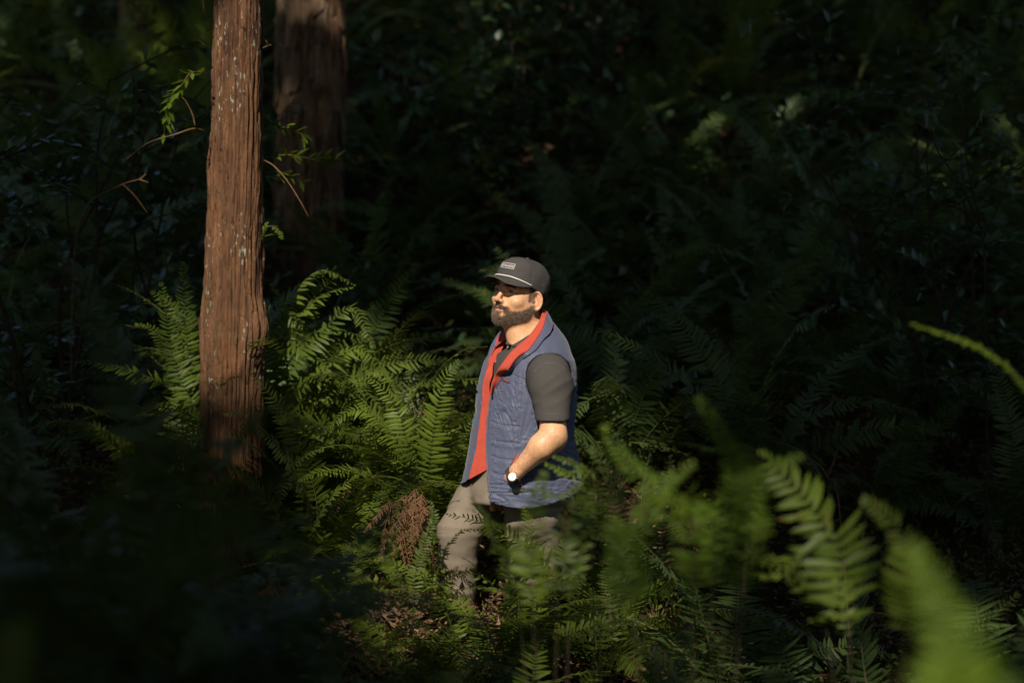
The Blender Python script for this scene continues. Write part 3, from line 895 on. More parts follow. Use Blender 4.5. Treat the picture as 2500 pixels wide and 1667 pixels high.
# peeling bark plates on its upper part
pr = np.random.default_rng(8)
for k in range(46):
    th = pr.uniform(-math.pi, 0) if k > 10 else pr.choice([-3.0, -.15]) + pr.normal(0, .1)
    z = pr.uniform(2.3, 4.3)
    rad = .186 + pr.uniform(0, .014)
    L, W_ = pr.uniform(.06, .16), pr.uniform(.02, .05)
    c = np.array([c1[0] + .004 * (z - tz1) + rad * math.cos(th), c1[1] + rad * math.sin(th), z])
    er = np.array([math.cos(th), math.sin(th), 0]); et = np.array([-math.sin(th), math.cos(th), 0]); ez = np.array([0, 0, 1.0])
    V = []
    ring = [(-1, -.8), (-.6, -1), (.5, -.9), (1, -.5), (.8, .3), (.9, .9), (.1, 1), (-.7, .8), (-.9, 0)]
    for a, b_ in ring:
        a += pr.normal(0, .15); b_ += pr.normal(0, .12)
        out = .004 + .018 * max(0, -b_)
        V.append(c + et * a * W_ + ez * b_ * L + er * out)
    n = len(ring)
    V2 = [p - er * .012 for p in V]
    mb = MB()
    mb.add(V + V2, [tuple(range(n))] + [(i, i + n, (i + 1) % n + n, (i + 1) % n) for i in range(n)])
    mb.build('bark_plate', M['bark_old'], root, (c1[0], c1[1], tz1), smooth=False)

# thin shaded trees farther back
for i, (X, d, r, lab) in enumerate([(335, 19, .13, 'dark slim tree trunk far back in the upper left'), (905, 23, .16, 'dim grey trunk just right of the thick scaly trunk, far up the slope'), (2080, 22, .11, 'slim dark trunk far back at the upper right'), (1650, 25, .14, 'dim trunk at the top of the slope right of centre')]):
    b = P(X, 0, d); z0 = gz(b[0], b[1]) - .2
    rr_ = empty('shaded_tree', (b[0], b[1], z0), lab, 'tree')
    v, f = trunk_mesh('trunk', b[0], b[1], z0, 14, ([z0, z0 + 1, 14], [r * 1.3, r, r * .6]), M['bark_old'], 50 + i, .012, 60, .06, (rt.normal(0, .02), 0))
    link('trunk', mesh_of('trunk', v - np.array([b[0], b[1], z0]), f, [M['bark_old']]), rr_)

# leafy shrubs and saplings
def shrub_pair(seed, h, nst, nleaf, L, w, spread):
    rg = np.random.default_rng(seed); st = MB(); lv = MB()
    for s in range(nst):
        th = rg.uniform(0, 6.28); p = [np.zeros(3)]
        dirv = np.array([math.cos(th) * spread, math.sin(th) * spread, 1.0])
        for k in range(5):
            dirv = dirv + rg.normal(0, .22, 3) * np.array([1, 1, .3]); q_ = dirv / np.linalg.norm(dirv)
            p.append(p[-1] + q_ * h / 5 * rg.uniform(.8, 1.1))
        st.tube(catmull(p, 12), np.linspace(.010, .003, 12) * (h / 1.5) ** .5, 5)
        for b in range(7):
            k = rg.integers(1, 5); a = p[k] + (p[k + 1] - p[k]) * rg.random()
            th2 = rg.uniform(0, 6.28); bl = h * rg.uniform(.15, .35)
            q2 = [a, a + bl * .5 * np.array([math.cos(th2), math.sin(th2), .5]), a + bl * np.array([math.cos(th2), math.sin(th2), .35 + rg.normal(0, .3)])]
            st.tube(catmull(q2, 6), np.linspace(.004, .0015, 6), 4)
            twig_leaves(lv, q2, nleaf, L, w, rg, 0, .8)
    return st.mesh('stems', [M['stem']]), lv.mesh('foliage', [M['shrub']], False)
SHR = [shrub_pair(1, 1.3, 6, 15, .085, .026, .5), shrub_pair(2, 1.7, 5, 16, .07, .022, .35), shrub_pair(3, 2.8, 3, 24, .055, .014, .22), shrub_pair(4, 1.0, 7, 12, .10, .032, .7)]
def shrub(x, y, k, s, lab, grp):
    r_ = empty('leafy_shrub' if k != 2 else 'sapling', (x, y, gz(x, y) - .03), lab, 'shrub' if k != 2 else 'sapling', grp)
    r_.rotation_euler = (0, 0, rs.uniform(0, 6.28)); r_.scale = (s, s, s)
    link('stems', SHR[k][0], r_); o = link('foliage', SHR[k][1], r_); o['kind'] = 'stuff'
cnt = 0
for i in range(400):
    y = rs.uniform(13.5, 29)
    X = rs.uniform(-60, 560) if rs.random() < .42 else rs.uniform(1350, 2560)
    if rs.random() < .12: X = rs.uniform(850, 1350)
    x = P(X, 0, y)[0]
    if not free(x, y, .55): continue
    if abs(x - c1[0]) < .5 and y < 14.3: continue
    taken.append((x, y)); cnt += 1
    k = int(rs.choice([0, 1, 2, 3], p=[.35, .4, .08, .17]))
    side = 'left' if X < 900 else 'right'
    what = 'thin leafy sapling' if k == 2 else ('low broad-leaved shrub' if k in (0, 3) else 'tall loose shrub')
    shrub(x, y, k, rs.uniform(.8, 1.25), '%s in the gloom of the %s background' % (what, side), '%ss in the %s background' % (what, side))
    if cnt >= 80: break
for i, (X, d, k, s, lab) in enumerate([(2330, 11.0, 1, 1.0, 'loose shrub nearest the right edge in the shade'), (120, 10.6, 1, 1.2, 'loose shrub at the left edge level with the front trunk'), (300, 11.2, 1, 1.0, 'loose shrub left of the half lit fern'), (2150, 12.4, 1, 1.1, 'dark loose shrub at mid right')]):
    shrub(P(X, 0, d)[0], d, k, s, lab, None)
mb = MB()
b0 = P(2410, 0, 9.4); g0 = np.array([b0[0], 9.4, gz(b0[0], 9.4)])
for pts_ in ([g0] + [P(X, Y, 9.4) for X, Y in ((2408, 760), (2396, 560), (2375, 470), (2350, 320), (2352, 150))],
             [P(2396, 560, 9.4), P(2345, 450, 9.4), P(2290, 370, 9.4), P(2270, 300, 9.4)],
             [P(2396, 540, 9.4), P(2330, 505, 9.4), P(2230, 495, 9.4)]):
    mb.tube(catmull(pts_, 16), np.linspace(.005, .002, 16), 5)
o = mb.build('bare_stem', M['stem'], None); tag(o, 'thin grey forked dead stem standing at the right edge', 'dead stem')
mb = MB()
g0 = P(2090, 0, 8.6); g0 = np.array([g0[0], 8.6, gz(g0[0], 8.6)])
for pts_ in ([g0, P(2050, 1240, 8.5), P(2020, 1165, 8.5), P(2000, 1135, 8.5), P(1960, 1110, 8.5)], [P(2020, 1165, 8.5), P(2035, 1130, 8.5), P(2045, 1095, 8.5)]):
    mb.tube(catmull(pts_, 12), np.linspace(.004, .002, 12), 5)
o = mb.build('bare_stem', M['wood'], None); tag(o, 'small forked dead twig between the lower right ferns', 'dead stem')
mb = MB()
for pts_ in ([P(220, 490, 10.3), P(300, 450, 10.2), P(340, 438, 10.2), P(356, 425, 10.2)], [P(300, 450, 10.2), P(330, 480, 10.2), P(360, 520, 10.2)], [P(340, 438, 10.2), P(362, 446, 10.2)], [P(220, 490, 10.3), P(180, 640, 10.4), np.array([P(170, 0, 10.5)[0], 10.5, gz(P(170, 0, 10.5)[0], 10.5) - .03])]):
    mb.tube(catmull(pts_, 10), np.linspace(.004, .002, 10), 5)
o = mb.build('bare_stem', M['wood'], None); tag(o, 'bare crooked twigs left of the front trunk at half height', 'dead stem')

# ------------------------------------------------------------------ loose leaves and small plants on the floor
def scatter(n, xr, yr, L, w, mats, name, label, lift=.02, flat=.5, seed=0, win=None):
    rg = np.random.default_rng(seed)
    x = rg.uniform(*xr, n); y = rg.uniform(*yr, n)
    if win is not None:
        x = np.clip(x, -.24 * y, .24 * y) * 1.0
    z = ground_z(x, y) + rg.uniform(0, lift, n)
    th = rg.uniform(0, 6.28, n)
    d = np.stack([np.cos(th), np.sin(th), rg.normal(0, flat, n)], 1); d /= np.linalg.norm(d, axis=1)[:, None]
    nn = np.stack([rg.normal(0, flat, n), rg.normal(0, flat, n), np.ones(n)], 1)
    nn -= d * (nn * d).sum(1)[:, None]; nn /= np.linalg.norm(nn, axis=1)[:, None]
    s = np.cross(nn, d); l = (L * rg.uniform(.6, 1.3, n))[:, None]; ww = (w * rg.uniform(.6, 1.3, n))[:, None]
    c = np.stack([x, y, z], 1)
    V = np.stack([c, c + d * l * .4 + s * ww, c + d * l * .5 + nn * l * -.12, c + d * l * .4 - s * ww, c + d * l + nn * l * .05], 1).reshape(-1, 3)
    i = np.arange(n)[:, None] * 5
    F = np.concatenate([i + np.array([[0, 2, 1]]), i + np.array([[0, 3, 2]]), i + np.array([[1, 2, 4]]), i + np.array([[2, 3, 4]])], 0)
    o = link(name, mesh_of(name, V, F, mats, False)); tag(o, label, kind='stuff')
    return o
scatter(50000, (-3, 3), (5.5, 13), .042, .009, [M['litter']], 'fallen_leaves', 'brown fallen leaves and dead leaflets on the forest floor', .06, .45, 4)
scatter(26000, (-3, 3), (5.0, 12), .035, .009, [M['fern']], 'ground_cover', 'low green leafy ground cover between the ferns', .22, .5, 5)
scatter(42000, (-6.5, 6.5), (11.5, 29), .10, .032, [M['shrub']], 'hillside_undergrowth', 'dark low undergrowth covering the slope behind', .35, .5, 6)
scatter(9000, (-.9, 1.6), (10.6, 24), .09, .02, [M['litter']], 'hillside_litter', 'reddish dead leaves lying in the gully behind the man', .05, .4, 7)
scatter(15000, (-1.3, .15), (8.0, 9.3), .034, .0075, [M['litter']], 'leaf_litter', 'tan dead leaves on the bank left of the trousers', .05, .6, 14)

# ------------------------------------------------------------------ distance-field modelling
def axis_pts(segs):
    """segs: [(start, end, step), ...] -> one increasing coordinate array"""
    out = []
    for a, b, s in segs:
        n = max(1, int(round((b - a) / s)))
        out.append(np.linspace(a, b, n, endpoint=False))
    out.append(np.array([segs[-1][1]]))
    return np.concatenate(out)

class Field:
    def __init__(s, xs, ys, zs):
        s.ax = [np.asarray(a, float) for a in (xs, ys, zs)]
        s.F = np.full([len(a) for a in s.ax], 1.0, np.float32)
    def sl(s, lo, hi):
        r = []
        for a, l, h in zip(s.ax, lo, hi):
            i = max(0, np.searchsorted(a, l) - 1); j = min(len(a), np.searchsorted(a, h) + 1)
            r.append(slice(i, j))
        return tuple(r)
    def grid(s, sl):
        g = np.meshgrid(*[a[q] for a, q in zip(s.ax, sl)], indexing='ij')
        return np.stack(g, -1)
    def add(s, fn, lo=None, hi=None, k=.01, op='add'):
        lo = [a[0] for a in s.ax] if lo is None else lo
        hi = [a[-1] for a in s.ax] if hi is None else hi
        sl = s.sl(lo, hi)
        if any(q.stop <= q.start for q in sl): return
        d = fn(s.grid(sl)).astype(np.float32)
        f = s.F[sl]
        if op == 'add':
            h = np.clip(.5 + .5 * (f - d) / k, 0, 1); s.F[sl] = f * (1 - h) + d * h - k * h * (1 - h)
        elif op == 'sub':
            h = np.clip(.5 - .5 * (f + d) / k, 0, 1); s.F[sl] = f * (1 - h) - d * h + k * h * (1 - h)
        elif op == 'int':
            s.F[sl] = np.maximum(f, d)
    def mesh(s):
        F = s.F; S = F < 0
        nx, ny, nz = F.shape
        c = S[:-1, :-1, :-1].astype(np.int8)
        tot = np.zeros_like(c)
        for dx in (0, 1):
            for dy in (0, 1):
                for dz in (0, 1):
                    tot += S[dx:nx - 1 + dx, dy:ny - 1 + dy, dz:nz - 1 + dz]
        act = (tot > 0) & (tot < 8)
        I, J, K = np.nonzero(act)
        idx = -np.ones(act.shape, np.int64); idx[I, J, K] = np.arange(len(I))
        acc = np.zeros((len(I), 3)); cnt = np.zeros(len(I))
        X = [a for a in s.ax]
        def pos(i, j, k): return np.stack([X[0][i], X[1][j], X[2][k]], 1)
        for ax in range(3):
            o1, o2 = [a for a in range(3) if a != ax]
            for b1 in (0, 1):
                for b2 in (0, 1):
                    off = [0, 0, 0]; off[o1] = b1; off[o2] = b2
                    a = (I + off[0], J + off[1], K + off[2])
                    off[ax] = 1
                    b = (I + off[0], J + off[1], K + off[2])
                    fa, fb = F[a], F[b]
                    m = (fa < 0) != (fb < 0)
                    t = np.where(m, fa / (fa - fb + 1e-12), 0)[:, None]
                    acc += np.where(m[:, None], pos(*a) * (1 - t) + pos(*b) * t, 0); cnt += m
        V = acc / np.maximum(cnt, 1)[:, None]
        faces = []
        for ax in range(3):
            o1, o2 = (ax + 1) % 3, (ax + 2) % 3
            sl0 = [slice(None)] * 3; sl1 = [slice(None)] * 3
            sl0[ax] = slice(0, -1); sl1[ax] = slice(1, None)
            e = S[tuple(sl0)] != S[tuple(sl1)]
            q = np.nonzero(e); q = np.stack(q, 1)
            ok = (q[:, o1] > 0) & (q[:, o2] > 0) & (q[:, o1] < s.F.shape[o1] - 1) & (q[:, o2] < s.F.shape[o2] - 1)
            q = q[ok]
            ins = S[q[:, 0], q[:, 1], q[:, 2]]
            cs = []
            for d1, d2 in ((-1, -1), (0, -1), (0, 0), (-1, 0)):
                r = q.copy(); r[:, o1] += d1; r[:, o2] += d2
                cs.append(idx[r[:, 0], r[:, 1], r[:, 2]])
            f = np.stack(cs, 1)
            f[~ins] = f[~ins][:, ::-1]
            faces.append(f[(f >= 0).all(1)])
        return V, np.concatenate(faces)

def sph(c, r):
    c = np.asarray(c, float)
    return lambda p: np.sqrt(((p - c) ** 2).sum(-1)) - r
def ell(c, r, rot=None):
    c = np.asarray(c, float); r = np.asarray(r, float)
    def f(p):
        q = p - c
        if rot is not None: q = q @ rot
        k0 = np.sqrt(((q / r) ** 2).sum(-1)) + 1e-9; k1 = np.sqrt(((q / r ** 2) ** 2).sum(-1)) + 1e-9
        return k0 * (k0 - 1) / k1
    return f
def cap(a, b, ra, rb=None):
    a = np.asarray(a, float); b = np.asarray(b, float); rb = ra if rb is None else rb
    ab = b - a; L2 = ab @ ab
    def f(p):
        t = np.clip(((p - a) @ ab) / L2, 0, 1)
        return np.sqrt(((p - a - t[..., None] * ab) ** 2).sum(-1)) - (ra + (rb - ra) * t)
    return f
def bb(pts, r):
    pts = np.asarray(pts, float)
    return pts.min(0) - r, pts.max(0) + r
def addcap(F, a, b, ra, rb=None, k=.01, op='add'):
    rm = max(ra, rb or ra) + .03 + k
    lo, hi = bb([a, b], rm); F.add(cap(a, b, ra, rb), lo, hi, k, op)

# ---- frames
YAW, PIT, ROL = R(42), R(8), R(8)
F0 = np.array([-math.sin(YAW), -math.cos(YAW), 0]); U0 = np.array([0, 0, 1.0]); L0 = np.array([math.cos(YAW), -math.sin(YAW), 0])
Fh = F0 * math.cos(PIT) + U0 * math.sin(PIT); Uh = U0 * math.cos(PIT) - F0 * math.sin(PIT)
Lh = L0 * math.cos(ROL) - Uh * math.sin(ROL); Uh = Uh * math.cos(ROL) + L0 * math.sin(ROL)
HO = P(1271, 717, 9.0)
HS = 1.03
RH = np.stack([Lh, Fh, Uh], 1) * HS
def H(l, f, u): return HO + RH @ np.array([l, f, u], float)
def to_head(p): return ((p - HO) @ RH) / (HS * HS)
def headfn(fn): return lambda p: fn(to_head(p)) * HS

PHI = R(64)
Ft = np.array([-math.sin(PHI), -math.cos(PHI), 0]); Lt = np.array([math.cos(PHI), -math.sin(PHI), 0])
PXM = 9.0 / FPX
def ywz(Y): return CAM_Z - (Y - 833.5) * PXM
TW = [ # Y, left px, right px, lateral half-width b
    (775, 1270, 1338, .045), (790, 1260, 1353, .06), (800, 1251, 1362, .078), (815, 1238, 1374, .105), (830, 1224, 1382, .138), (845, 1206, 1389, .168), (860, 1195, 1393, .19),
    (880, 1182, 1401, .207), (900, 1176, 1406, .211), (925, 1169, 1409, .213), (950, 1165, 1410, .214), (1007, 1159, 1407, .212), (1058, 1150, 1402, .212), (1093, 1145, 1407, .215),
    (1139, 1135, 1419, .222), (1185, 1126, 1425, .23), (1240, 1120, 1425, .232)]
zz = np.array([ywz(t[0]) for t in TW])[::-1]
cxs = np.array([((t[1] + t[2]) / 2 - 1250) * PXM for t in TW])[::-1]
bsb = np.array([t[3] for t in TW])[::-1]
hw = np.array([(t[2] - t[1]) / 2 * PXM for t in TW])[::-1]
asb = np.sqrt(np.maximum(hw ** 2 - (bsb * math.cos(PHI)) ** 2, .0016)) / math.sin(PHI)
def tw_par(z):
    return np.interp(z, zz, cxs), np.interp(z, zz, asb), np.interp(z, zz, bsb)
TOPZ = ywz(770)
def tower(p, inset=0.0):
    z = p[..., 2]
    cx, a, b = tw_par(z)
    x = p[..., 0] - cx; y = p[..., 1] - 9.0
    f = x * Ft[0] + y * Ft[1]; l = x * Lt[0] + y * Lt[1]
    a = a - inset; b = b - inset
    a = np.maximum(a, .02); b = np.maximum(b, .02)
    k0 = np.sqrt((f / a) ** 2 + (l / b) ** 2) + 1e-6; k1 = np.sqrt((f / a ** 2) ** 2 + (l / b ** 2) ** 2) + 1e-6
    d = k0 * (k0 - 1) / k1
    slope = np.clip((z - ywz(862)) / .09, 0, 1)       # the shoulder slope: correct the distance where the wall leans
    return d * (1 - .38 * slope)
def tw_at(t, z, out=0.0):
    """point on the tower at angle t from the front (towards his left) at height z"""
    cx, a, b = tw_par(z)
    f = (a + out) * math.cos(t); l = (b + out) * math.sin(t)
    return np.array([cx, 9.0, z]) + Ft * f + Lt * l
def t_of(X, Y):
    z = ywz(Y); best = None
    for t in np.linspace(R(-28), R(75), 300):
        p = tw_at(t, z)
        X2 = 1250 + p[0] / p[1] * FPX
        if best is None or abs(X2 - X) < best[0]: best = (abs(X2 - X), t)
    return best[1]

PO = np.array([.08, 9.0, gz(.08, 9.0)])
person = empty('person', PO, 'bearded man in dark cap and open blue quilted vest, one hand in its pocket', 'person')
def plink(name, V, F_, mats, parent=person, midx=None, smooth=True):
    return link(name, mesh_of(name, V - PO, F_, mats, smooth, midx), parent)

# ---- materials of the man
def skinmat():
    m, t, out = nt('skin')
    at = t.nodes.new('ShaderNodeAttribute'); at.attribute_name = 'tone'
    n = noise(t, coords(t), 90, 4, .6)
    base = mix(t, ramp(t, n, [(.3, (0, 0, 0)), (.7, (1, 1, 1))]), (.58, .305, .158), (.74, .42, .235))
    sp = t.nodes.new('ShaderNodeSeparateColor'); t.links.new(at.outputs['Color'], sp.inputs[0])
    c = mix(t, sp.outputs[0], base, (.50, .17, .12))       # lips, flushed places
    c = mix(t, sp.outputs[1], c, (.10, .055, .035))        # under the beard
    c = mix(t, sp.outputs[2], c, (.30, .13, .08))          # lids, nostrils
    b = t.nodes.new('ShaderNodeBsdfPrincipled')
    t.links.new(c, b.inputs['Base Color'])
    b.inputs['Roughness'].default_value = .5
    b.inputs['Specular IOR Level'].default_value = .45
    b.inputs['Subsurface Weight'].default_value = .12
    b.inputs['Subsurface Radius'].default_value = (.010, .004, .002)
    b.inputs['Subsurface Scale'].default_value = 1.0
    t.links.new(bump(t, noise(t, coords(t), 260, 2), .15, .0008), b.inputs['Normal'])
    t.links.new(b.outputs[0], out.inputs[0])
    return m
M['skin'] = skinmat()
M['beard'] = simple('beard_hair', (.12, .08, .052), .5, .4, .85, 130)
M['hair'] = simple('dark_hair', (.05, .03, .02), .45, .4, .4, 40)
M['cap'] = simple('cap_cloth', (.062, .058, .056), .85, .15, .12, 700, .3, .0006)
M['cord'] = simple('white_cord', (.8, .78, .74), .6, .3, .04, 300)
M['tee'] = simple('charcoal_jersey', (.066, .061, .057), .92, .1, .10, 900, .3, .0005)
M['red'] = simple('red_lining', (.43, .068, .042), .8, .15, .10, 120, .2, .002, sheen=.1)
M['trouser'] = simple('taupe_trouser', (.20, .165, .125), .85, .15, .10, 30, .3, .003, vscale=(1, 1, .5))
M['zip'] = simple('grey_zip', (.11, .11, .12), .5, .4, .2, 300)
M['black'] = simple('black_trim_and_shade', (.012, .012, .014), .5, .4, .2, 100)  # trim, pupils, and the painted shade under the lapel
M['shoe'] = simple('brown_shoe', (.06, .035, .02), .6)
M['steel'] = simple('steel', (.6, .6, .6), .25, .5, .05, 100, metal=1)
M['dial'] = simple('white_dial', (.85, .84, .80), .35, .5, .02, 100)
M['white'] = simple('shaded_eye_white', (.30, .26, .22), .3, .5, .03)  # eye white darkened in colour for the shade under the brim
M['iris'] = simple('brown_iris', (.05, .03, .02), .2, .6, .2)
def vestmat():
    m, t, out = nt('blue_nylon')
    v = coords(t)
    n = noise(t, v, 300, 2)
    c = ramp(t, n, [(.3, (.066, .076, .128)), (.7, (.088, .100, .162))])
    b = t.nodes.new('ShaderNodeBsdfPrincipled')
    t.links.new(c, b.inputs['Base Color'])
    b.inputs['Roughness'].default_value = .55; b.inputs['Specular IOR Level'].default_value = .3
    b.inputs['Sheen Weight'].default_value = .15
    n1 = noise(t, coords(t, (1, 1, .35)), 40, 4, .6, .8)
    n2 = noise(t, coords(t, (.6, .6, 2.2)), 22, 3, .55, 1.5)
    nb = bump(t, n1, .30, .005); nb = bump(t, n2, .22, .006, nb)
    t.links.new(nb, b.inputs['Normal'])
    t.links.new(b.outputs[0], out.inputs[0])
    return m
M['vest'] = vestmat()

# ================= body: one continuous surface
ZH0, ZH1 = ywz(850), ywz(618)
Fb = Field(axis_pts([(-.20, -.085, .008), (-.085, .145, .0026), (.145, .30, .008)]),
           axis_pts([(8.62, 8.84, .006), (8.84, 9.13, .0026), (9.13, 9.34, .008)]),
           axis_pts([(ywz(1245), ZH0, .0055), (ZH0, ZH1, .0026)]))
hl, hh = HO - .19, HO + .19
def hadd(fn, k=.012, op='add'): Fb.add(headfn(fn), hl, hh, k, op)
hadd(ell((0, -.012, .035), (.076, .098, .088)))
hadd(ell((0, .028, -.040), (.069, .064, .078)), .03)
hadd(ell((0, .042, -.088), (.052, .048, .034)), .03)
hadd(sph((0, .076, -.100), .022), .025)
for s in (-1, 1):
    hadd(ell((s * .056, .008, -.066), (.017, .034, .030)), .03)      # jaw corner
    hadd(ell((s * .046, .063, -.034), (.022, .021, .019)), .022)     # cheek
    hadd(cap((s * .010, .092, .019), (s * .042, .076, .020), .0085, .007), .014)   # brow
hadd(ell((s * 0, .080, .035), (.05, .02, .03)), .03)
for s in (-1, 1):
    hadd(sph((s * .033, .1085, -.001), .0150), .012, 'sub')
hadd(cap((0, .091, .006), (0, .1135, -.034), .0070, .0088), .012)       # nose ridge
hadd(sph((0, .1165, -.0375), .0098), .008)
for s in (-1, 1):
    hadd(ell((s * .0125, .104, -.0415), (.0075, .010, .0075)), .006)
hadd(ell((0, .089, -.060), (.028, .012, .014)), .015)                  # muzzle
hadd(cap((-.020, .090, -.0655), (.020, .090, -.0655), .004), .004)
hadd(ell((0, .0985, -.0645), (.022, .006, .0042)), .004)               # upper lip
hadd(ell((0, .0970, -.0745), (.021, .007, .0056)), .004)              # lower lip
hadd(cap((-.010, .1005, -.0692), (.010, .1005, -.0692), .0022), .003, 'sub')
hadd(cap((0, .104, -.0695), (.029, .091, -.0655), .0022), .002, 'sub')
hadd(cap((0, .104, -.0695), (-.029, .091, -.0655), .0022), .002, 'sub')
for s in (-1, 1):
    hadd(ell((s * .0065, .110, -.0465), (.0030, .0045, .0030)), .002, 'sub')   # nostril
    hadd(cap((s * .020, .103, -.040), (s * .034, .085, -.066), .0022), .007, 'sub')   # smile fold
    hadd(cap((s * .018, .0945, .0062), (s * .046, .083, .0042), .0056), .004)   # upper lid
    hadd(cap((s * .020, .092, -.0075), (s * .045, .083, -.0078), .0042), .005)  # lower lid
# ears
for s in (-1, 1):
    n_ = np.array([s * .76, .62, .0]); n_ /= np.linalg.norm(n_)
    bdir = np.array([s * .55, -.80, .1]); bdir -= n_ * (bdir @ n_); bdir /= np.linalg.norm(bdir)
    u_ = np.cross(n_, bdir); u_ = u_ * (1 if u_[2] > 0 else -1)
    re = np.stack([bdir, u_, n_], 1)
    ce = np.array([s * .0815, .000, -.017])
    hadd(ell(ce, (.0225, .0335, .0060), re), .004)
    def rim(p, ce=ce, re=re):
        q = (p - ce) @ re
        a, b = q[..., 0], q[..., 1]
        rr_ = np.sqrt((a / .0205) ** 2 + (b / .0315) ** 2)
        g = (rr_ - 1) * .023
        fade = np.clip((-a - .006) / .01, 0, 1) * .004
        return np.sqrt(g ** 2 + (q[..., 2] - .0048) ** 2) - .0040 + fade
    hadd(rim, .002)
    hadd(ell(ce - bdir * .002 + n_ * .0075 + u_ * .004, (.0115, .019, .0098), re), .0025, 'sub')
    hadd(cap(ce + bdir * .006 + n_ * .004 + u_ * .016, ce + bdir * .005 + n_ * .004 - u_ * .010, .0026), .003)
    hadd(ell(ce - bdir * .009 - n_ * .002 + u_ * -.006, (.006, .012, .008), re), .004)
# neck, shoulders, chest under the clothes
nb_ = P(1306, 850, 9.02)
Fb.add(cap(H(0, -.020, -.045), nb_, .058, .068), HO - .25, HO + .2, .02)
Fb.add(cap(H(0, .028, -.075), P(1278, 850, 8.98), .040, .055), HO - .25, HO + .2, .02)
Fb.add(lambda p: np.maximum(np.maximum(tower(p, .055), p[..., 2] - ywz(800)), ywz(1130) - p[..., 2]), k=.03)
# arms. his left (towards the camera) bent with the hand in the vest pocket
SH = np.array([P(1346, 905, 8.83), P(1351, 1064, 8.72), P(1262, 1150, 8.745), P(1232, 1182, 8.80)])
addcap(Fb, SH[0], SH[1], .056, .047, .02)
addcap(Fb, SH[1], P(1322, 1090, 8.715), .047, .046, .02)
addcap(Fb, P(1322, 1090, 8.715), SH[2], .045, .0265, .02)
addcap(Fb, P(1366, 1078, 8.73), P(1362, 1086, 8.73), .018, .018, .03)     # point of the elbow
addcap(Fb, SH[2], P(1250, 1166, 8.80), .026, .027, .015)
addcap(Fb, P(1250, 1166, 8.80), P(1240, 1178, 8.86), .027, .027, .015)
def hand(F_, w, d, side, down, sgn):
    """palm and five fingers from wrist w along d"""
    d = d / np.linalg.norm(d); side = side - d * (side @ d); side /= np.linalg.norm(side); nn = np.cross(d, side)
    pc = w + d * .045
    for q in (-.026, -.009, .009, .025):
        addcap(F_, w + side * q * .6, w + d * .085 + side * q, .014, .0115, .010)
    for q, L in ((-.028, .060), (-.0095, .072), (.0095, .078), (.028, .070)):
        a = w + d * .088 + side * q
        b = a + d * L * .5 + nn * .008 * sgn; c = b + d * L * .32 + nn * .018 * sgn; e = c + d * L * .18 + nn * .014 * sgn
        addcap(F_, a, b, .0098, .0092, .003); addcap(F_, b, c, .0092, .0085, .003); addcap(F_, c, e, .0085, .0075, .003)
    a = w + d * .025 + side * .030; b = a + d * .035 + side * .028 + nn * .006 * sgn; c = b + d * .032 + side * .006 + nn * .008 * sgn
    addcap(F_, a, b, .013, .0110, .006); addcap(F_, b, c, .0108, .009, .003)
hand(Fb, P(1240, 1174, 8.86), np.array([-.45, .55, -.70]), np.array([.6, .2, .75]), None, 1)
# his right, far side, hanging behind the body with the hand at the far hip
SR = np.array([P(1225, 905, 9.19), P(1225, 1060, 9.27), P(1185, 1150, 9.22)])
addcap(Fb, SR[0], SR[1], .056, .046, .02); addcap(Fb, SR[1], SR[2], .045, .027, .02)
hand(Fb, SR[2], np.array([-.25, -.1, -.9]), np.array([-.8, -.5, .3]), None, -1)
BV, BF = Fb.mesh()
# light smoothing of the surface
def smooth(V, F_, it=1, lam=.5):
    e = np.concatenate([F_[:, [0, 1]], F_[:, [1, 2]], F_[:, [2, 3]], F_[:, [3, 0]]])
    for _ in range(it):
        s = np.zeros_like(V); c = np.zeros(len(V))
        for a, b in ((0, 1), (1, 0)):
            for k in range(3): s[:, k] += np.bincount(e[:, a], V[e[:, b], k], len(V))
            c += np.bincount(e[:, a], minlength=len(V))
        V = V + lam * (s / np.maximum(c, 1)[:, None] - V)
    return V
BV = smooth(BV, BF, 2, .5)
hq = to_head(BV)
lq, fq, uq = hq[:, 0], hq[:, 1], hq[:, 2]
inhead = (np.abs(hq) < .16).all(1)
def sstep(x, a, b): t_ = np.clip((x - a) / (b - a), 0, 1); return t_ * t_ * (3 - 2 * t_)
def beard_mask(h):
    l, f, u = h[:, 0], h[:, 1], h[:, 2]
    al = np.abs(l)
    line = np.interp(f, [-.01, .02, .05, .075, .09, .12], [-.020, -.040, -.060, -.068, -.062, -.056])
    m = sstep(line - u, -.004, .008)
    m *= sstep(f, -.002, .010)
    low = np.interp(f, [-.01, .02, .05, .09], [-.052, -.076, -.104, -.124])
    m *= sstep(u, low - .008, low + .002)
    lips = np.exp(-((al / .025) ** 4) - ((u + .0700) / .0088) ** 4) * (f > .085)
    soul = np.exp(-(((al - .018) / .012) ** 2) - ((u + .086) / .010) ** 2) * (f > .06) * .97
    m *= (1 - np.clip(lips * 1.6, 0, 1)) * (1 - soul)
    mus = np.exp(-((al / .036) ** 6) - ((u + .0575 + al * .22) / .0062) ** 4) * (f > .078)
    m = np.maximum(m, mus)
    side = sstep(u, -.03, -.02) * (1 - sstep(u, .03, .04)) * np.exp(-((f - .018) / .011) ** 4) * (al > .062)
    return np.clip(np.maximum(m, side), 0, 1) * (f > -.02)
bm = beard_mask(hq) * inhead
tone = np.zeros((len(BV), 4), np.float32); tone[:, 3] = 1
tone[:, 0] = inhead * np.exp(-((np.abs(lq) / .024) ** 4) - ((uq + .0700) / .0080) ** 4) * (fq > .09) * .8
ear_w = inhead * (np.abs(lq) > .074) * (uq > -.06) * (uq < .03) * (fq < .02)
tone[:, 0] = np.maximum(tone[:, 0], ear_w * .22)
